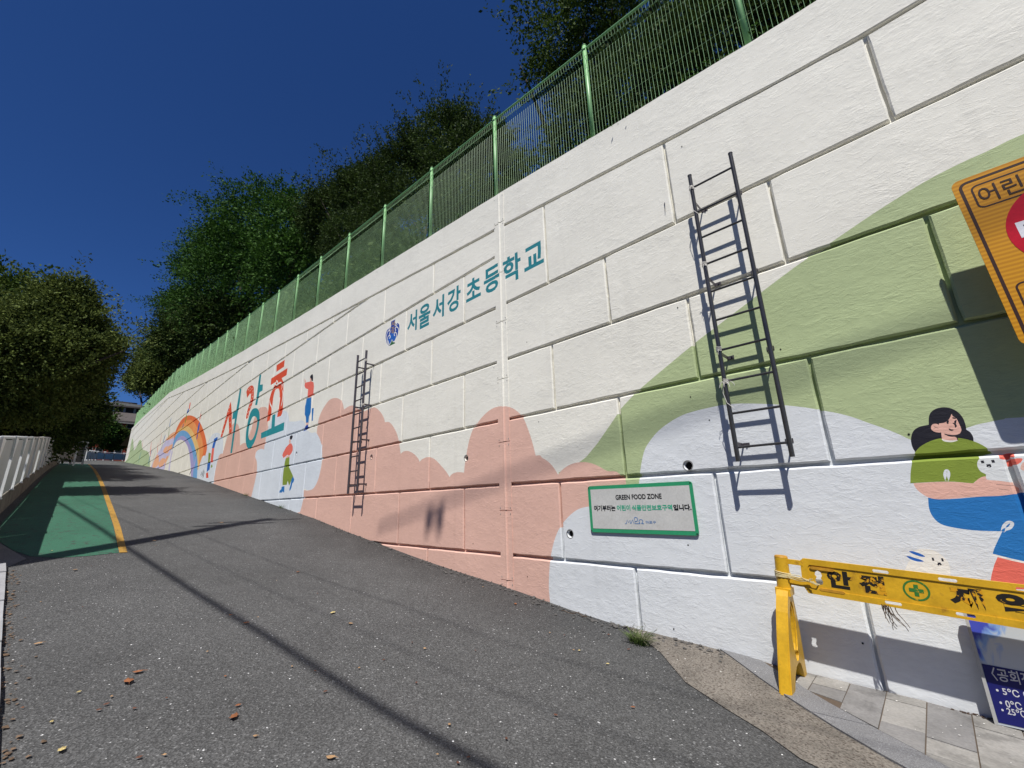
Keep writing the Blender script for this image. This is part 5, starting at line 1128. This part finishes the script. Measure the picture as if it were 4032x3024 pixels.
# notice box and gate at the end of the guard
gx = 41.2
nbx = thing('lane_noticeboard', 'pale framed notice board standing at the far end of the guard panels', 'notice board', (gx, .5, g(gx)))
b = MB(); b.box((gx, .62, g(gx) + 1.25), (.12, 1.1, 1.7)); b.build('board', mat('faded_board', (.50, .48, .42), rough=.6, alt=(.42, .30, .20), alt_amt=(.52, .6), alt_scale=2), nbx)
for y in (.02, 1.22): b = MB(); b.box((gx, y, g(gx) + 1.1), (.10, .10, 2.4)); b.build('post', GW_, nbx)
b = MB(); b.box((gx, .62, g(gx) + 2.25), (.5, 1.7, .07)); b.build('small_roof', mat('roof_sheet', (.12, .12, .12), rough=.6), nbx)
gt_ = thing('lane_gate', 'grey metal gate frame closing the gap between guard and far railing', 'gate', (44, .2, g(44)))
for y in (.80, .2, -.42): b = MB(); b.box((44, y, g(44) + .8), (.12, .12, 1.62)); b.build('post', GP, gt_)
b = MB(); b.tube([(43.2, 1.9, g(43) + 1.95), (44, -.5, g(44) + 1.62)], .05, 6); b.build('top_rail', GP, gt_)
b = MB(); b.box((44.02, .18, g(44) + .75), (.03, 1.1, 1.1)); b.build('panel', mat('gate_sheet', (.16, .16, .15), rough=.6), gt_)
# curved white railing beyond
rl = thing('white_railing', 'white post railing curving across the far end of the lane', 'railing', (80, -1.5, g(80)))
rp = []
for px, X in ((286, 72), (298, 76), (311, 79), (323, 81), (339, 84), (376, 88), (423, 92), (472, 95), (520, 97)):
    rp.append((X, -(px - 243) / 3950 * X))
for i, (X, y) in enumerate(rp):
    b = MB(); b.box((X, y, g(X) + .62), (.14, .16, 1.24)); b.box((X, y, g(X) + 1.27), (.18, .26, .10)); b.build('post', GW_, rl)
    if i:
        X0, y0 = rp[i - 1]
        for h, r in ((1.22, .045),): b = MB(); b.tube([(X0, y0, g(X0) + h), (X, y, g(X) + h)], r, 6); b.build('rail', GW_, rl)
        b = MB(); b.add([(X0, y0, g(X0) + .15), (X, y, g(X) + .15), (X, y, g(X) + 1.1), (X0, y0, g(X0) + 1.1)], [(0, 1, 2, 3)]); 
        dn = np.array([y - y0, -(X - X0), 0]); dn = dn / np.linalg.norm(dn) * .03; b.add([np.array(v) + dn for v in b.V[:4]], [(3, 2, 1, 0)])
        b.build('panel', mat('tinted_panel', (.05, .07, .06), rough=.35) if i > 4 else GP, rl)

# ================================================================== RED BRICK BUILDING at the end of the lane
BX = 118
M_brick = mat('red_brick', (.20, .035, .022), rough=.9, n_scale=.8, n_amt=.2, f_scale=9, f_amt=.12)
M_roof = mat('grey_shingle', (.085, .075, .07), rough=.9, f_scale=8, f_amt=.15); M_slab = mat('weathered_slab', (.20, .20, .19), rough=.85); M_glass = mat('dark_glass', (.012, .015, .02), rough=.12, spec=.8)
bd = thing('brick_building', 'red brick building with grey roof band beyond the end of the lane', 'building', (BX, -4, g(BX) - 1))
def bpt(px, py): return at_x((px, py), BX)
y_l = bpt(240, 1700)[1]; y_r = bpt(640, 1700)[1]
zr = lambda py: float(bpt(450, py)[2])
def bb(nm, y0, y1, z0, z1, x0, x1, m, par=bd): b = MB(); b.box(((x0 + x1) / 2, (y0 + y1) / 2, (z0 + z1) / 2), (x1 - x0, abs(y1 - y0), z1 - z0)); return b.build(nm, m, par)
bb('wall', y_l, y_r, g(BX) - 1, zr(1652), BX, BX + 14, M_brick)
b = MB(); z0, z1 = zr(1656), zr(1612); b.add([(BX - .8, y_l + .8, z0), (BX - .8, y_r - .8, z0), (BX + 2.4, y_r - .8, z1), (BX + 2.4, y_l + .8, z1), (BX - .8, y_l + .8, z0 - .35), (BX - .8, y_r - .8, z0 - .35)], [(0, 1, 2, 3), (4, 5, 1, 0)]); rf = b.build('roof_band', M_roof, bd)
bb('eave', y_l + .9, y_r - .9, z0 - .55, z0 - .352, BX - .9, BX - .62, M_slab)
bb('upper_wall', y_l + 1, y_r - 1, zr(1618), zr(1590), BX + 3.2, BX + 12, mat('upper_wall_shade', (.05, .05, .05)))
for i in range(12):
    y = y_l + 1.5 + (y_r - y_l - 3) * i / 11; bb('column', y - .18, y + .18, zr(1618), zr(1592), BX + 2.3, BX + 2.66, M_slab)
bb('roof_slab', y_l + 1.4, y_r - 1.4, zr(1592), zr(1586), BX + 1.9, BX + 13, M_roof)
bb('parapet', y_l + .5, -8.2, zr(1585), zr(1574), BX + 2.6, BX + 2.9, M_slab)
bb('stair_house', -4.0, -7.6, zr(1586), zr(1556), BX + 6, BX + 9, M_roof)
for i, px in enumerate((335, 375, 452, 500, 560)):
    for (t_, b2) in ((1668, 1690), (1762, 1788)):
        p = bpt(px, t_); q = bpt(px + 26, b2); w = bb('window', p[1], q[1], q[2], p[2], BX - .06, BX + .02, M_slab); bb('pane', p[1] - .12, q[1] + .12, q[2] + .12, p[2] - .12, BX - .09, BX - .061, M_glass, w)
        for o_ in (w,): pass

# ================================================================== SMALL THINGS ON THE GROUND
def leaf_obj(name, x, y, s, rot, m, label, group=None, curl=.25, pts=None):
    r = random.Random(int(x * 1000 + y * 77)); out = []
    n = 12
    for i in range(n):
        a = 2 * math.pi * i / n; rad = (1 if i % 2 == 0 else .74) * (.52 + .1 * r.random()); out.append([math.cos(a) * s * rad, math.sin(a) * s * rad * .62])
    V = [(0, 0, .012 + s * .10)]; 
    for (u, v) in out: V.append((u, v, .006 + curl * (u * u) / s + .5 * curl * abs(v) + r.uniform(0, .08) * s))
    V.append((-s * .95, r.uniform(-.1, .1) * s, .008)); V.append((-s * .50, .03 * s, .01))
    F = [(0, i + 1, (i + 1) % n + 1) for i in range(n)] + [(7, n + 1, n + 2)]
    c, q = math.cos(rot), math.sin(rot); V = [(u * c - v * q, u * q + v * c, w) for u, v, w in V]
    o = link(name, mesh(name, V, F, m), None, None, (x, y, g(x) + .004)); tag(o, label, 'leaf', group); return o
DL = [mat('dry_leaf_%s' % n, c, rough=.8, n_scale=30, n_amt=.3) for n, c in (('rust', (.22, .085, .035)), ('tan', (.36, .22, .11)), ('yellow', (.48, .38, .16)), ('brown', (.12, .05, .03)))]
big = [((505, 2690), .085, 0, 'folded rust coloured dry leaf lying nearest the bottom left of the asphalt'), ((545, 2652), .06, 0, 'small dry leaf touching the folded rust coloured leaf'), ((920, 2830), .07, 0, 'long curled orange dry leaf near the bottom edge of the road'), ((968, 2458), .055, 0, 'rust dry leaf just left of the thick cable shadow'), ((1310, 2417), .065, 2, 'broad yellow leaf on the asphalt right of the cable shadow'), ((1380, 2460), .045, 1, 'small tan leaf to the right of the broad yellow leaf'), ((935, 2785), .035, 0, 'small rust leaf beside the long curled orange leaf'), ((295, 2248), .06, 1, 'tan dry leaf on the asphalt below the green lane'), ((608, 2132), .05, 1, 'tan dry leaf where the pole and cable shadows cross'), ((1172, 2256), .06, 0, 'rust dry leaf on the asphalt in the middle of the lane'), ((25, 2337), .05, 1, 'tan dry leaf beside the pale left kerb blocks'), ((150, 2540), .05, 1, 'tan dry leaf a step right of the left kerb'), ((240, 2962), .05, 2, 'pale yellow leaf near the bottom left corner of the road'), ((872, 2060), .07, 1, 'tan maple leaf on the asphalt nearest the wall shadow line'), ((2030, 2382), .05, 0, 'rust leaf on the asphalt just off the pink wall'), ((1302, 2992), .05, 1, 'orange leaf at the bottom edge in the thick shadow')]
for i, (p, s_, k, lab) in enumerate(big):
    q = gpt(p)
    if q is not None: leaf_obj('fallen_leaf', q[0], q[1], s_, i * 1.3, DL[k], lab, 'dry leaves lying on the road')
rr = random.Random(21); cnt = 0
while cnt < 46:
    p = (rr.uniform(30, 2500), rr.uniform(2150, 3020)); q = gpt(p)
    if q is None or q[1] < -K + .05 or q[1] > .1 or q[0] > 12: continue
    cnt += 1
    leaf_obj('fallen_leaf', q[0], q[1], rr.uniform(.014, .03), rr.uniform(0, 6), DL[rr.choice([0, 1, 2, 3, 3, 1])], 'tiny dry leaf scrap scattered on the grey asphalt', 'tiny leaf scraps on the road', curl=.4)
# leaf litter against the left kerb, pale grit along the wall foot (uncountable)
def chips(name, label, cat, pts, s0, s1, m, seed, flat=.4):
    r = random.Random(seed); b = MB()
    for (x, y, z) in pts:
        s = r.uniform(s0, s1); a = r.uniform(0, 6.3); n = r.choice([4, 5]); ring = [(x + s * math.cos(a + 6.283 * i / n) * r.uniform(.7, 1.1), y + s * math.sin(a + 6.283 * i / n) * r.uniform(.5, 1), z + r.uniform(0, s * flat)) for i in range(n)]
        b.add(ring + [(x, y, z + s * flat)], [(i, (i + 1) % n, n) for i in range(n)], 0)
    o = b.build(name, m, kind='stuff'); tag(o, label, cat); return o
pts = []
for i in range(260):
    x = rr.uniform(.8, 8.3); y = lky(x) - abs(rr.gauss(0, .05)) - .005; pts.append((x, y, g(x) + .006))
chips('leaf_litter', 'brown leaf litter gathered along the left kerb blocks', 'leaf litter', pts, .007, .022, mat('litter_brown', (.15, .10, .065), rough=1, n_scale=20, n_amt=.4), 1, .5)
pts = []
for i in range(520):
    x = abs(rr.gauss(0, 1)) * 5 + 1.4 if i % 3 else rr.uniform(1.5, 18); y = -K + .02 + abs(rr.gauss(0, .09)); pts.append((x, y, g(x) + .005))
chips('wall_foot_rubble', 'dark crumbled asphalt grit along the foot of the mural wall', 'grit', pts, .008, .028, mat('grit_dark', (.09, .085, .08), rough=1), 2, .7)
pts = []
for i in range(330):
    x = rr.uniform(-.8, 9); y = -K + .03 + abs(rr.gauss(0, .35)) if i % 4 else rr.uniform(-4.1, -.2); 
    pts.append((x, y, g(x) + (.022 if x < 1.3 and y > -9 else .007)))
chips('white_paint_chips', 'white flecks of paint and stone scattered by the wall foot and over the road', 'chips', pts, .002, .0065, mat('fleck_white', (.75, .74, .70), rough=.9), 3, .3)
pts = [(rr.uniform(-.8, 1.2), -K + .015 + abs(rr.gauss(0, .012)), g(0) + .02) for i in range(160)]
chips('wall_foot_dirt', 'brown dirt and root crumbs in the joint between pavement and wall', 'dirt', pts, .005, .015, mat('dirt_brown', (.06, .04, .03), rough=1), 4, .8)
# grass tuft
def blades(name, label, cx, cy, n, h, spread, m, seed):
    r = random.Random(seed); b = MB()
    for k in range(n):
        a = r.uniform(0, 6.283); q = r.uniform(0, spread); x, y = cx + q * math.cos(a), cy + q * math.sin(a) * .6; ln = h * r.uniform(.5, 1.25); d = np.array([math.cos(a) * r.uniform(.2, 1.1), math.sin(a) * r.uniform(.2, .8), 1.0]); d /= np.linalg.norm(d); w = r.uniform(.002, .0036); sd = np.array([-math.sin(a), math.cos(a), 0]) * w
        p0 = np.array([x, y, g(x) + .0]); p1 = p0 + d * ln * .5; p2 = p1 + (d + [math.cos(a) * .5, math.sin(a) * .4, -.45]) * ln * .5
        b.add([p0 - sd, p0 + sd, p1 + sd * .9, p1 - sd * .9, p2], [(0, 1, 2, 3), (3, 2, 4)])
    o = b.build(name, m, kind='stuff'); tag(o, label, 'grass'); return o
gt = gpt((2515, 2535)); GM = leaf_mat('grass_blade', (.04, .075, .015), (.13, .19, .05))
blades('grass_tuft', 'green grass tuft growing at the wall foot where the gutter begins', gt[0], gt[1] , 210, .13, .10, GM, 1)
b = MB(); r_2 = random.Random(8)
for k in range(16):
    P = [np.array([gt[0] + r_2.uniform(-.06, .1), gt[1] + r_2.uniform(-.03, .02), g(gt[0])])]; d = np.array([r_2.uniform(-.9, .5), r_2.uniform(-.2, .2), 1.0])
    for j in range(4): d = d + np.array([r_2.uniform(-.5, .3), r_2.uniform(-.2, .2), r_2.uniform(-.5, 0)]); P.append(P[-1] + d / np.linalg.norm(d) * .05)
    b.tube(P, [.0016] * 5, 3)
    for j in (2, 3, 4): e = P[j] + np.array([r_2.uniform(-.05, .05), r_2.uniform(-.02, .02), r_2.uniform(0, .05)]); b.tube([P[j], e], .0012, 3)
o = b.build('grass_stalks', mat('dry_grass', (.14, .14, .08), rough=.9), kind='stuff'); tag(o, 'thin branching seed stalks standing over the grass tuft', 'grass')
for i, (p, lab) in enumerate((((955, 1952), 'small weeds at the wall foot under the walking painted woman'), ((1105, 2000), 'small weeds at the wall foot where the pale cloud meets the pink'))):
    q = gpt(p); blades('wall_weeds', lab, q[0], -K + .05, 40, .14, .16, GM, 30 + i)
q = gpt((2270, 2410)); b = MB(); P = [np.array([q[0] + .14 - .05 * j, -K + .10 + .02 * math.sin(j * 1.3), g(q[0]) + .012 + .012 * math.sin(j * 1.7)]) for j in range(8)]; b.tube(P, .004, 5)
tag(b.build('dead_twig', mat('dry_root', (.16, .11, .075)), loc=P[0]), 'thin curved dead twig lying against the wall foot left of the grass tuft', 'twig')
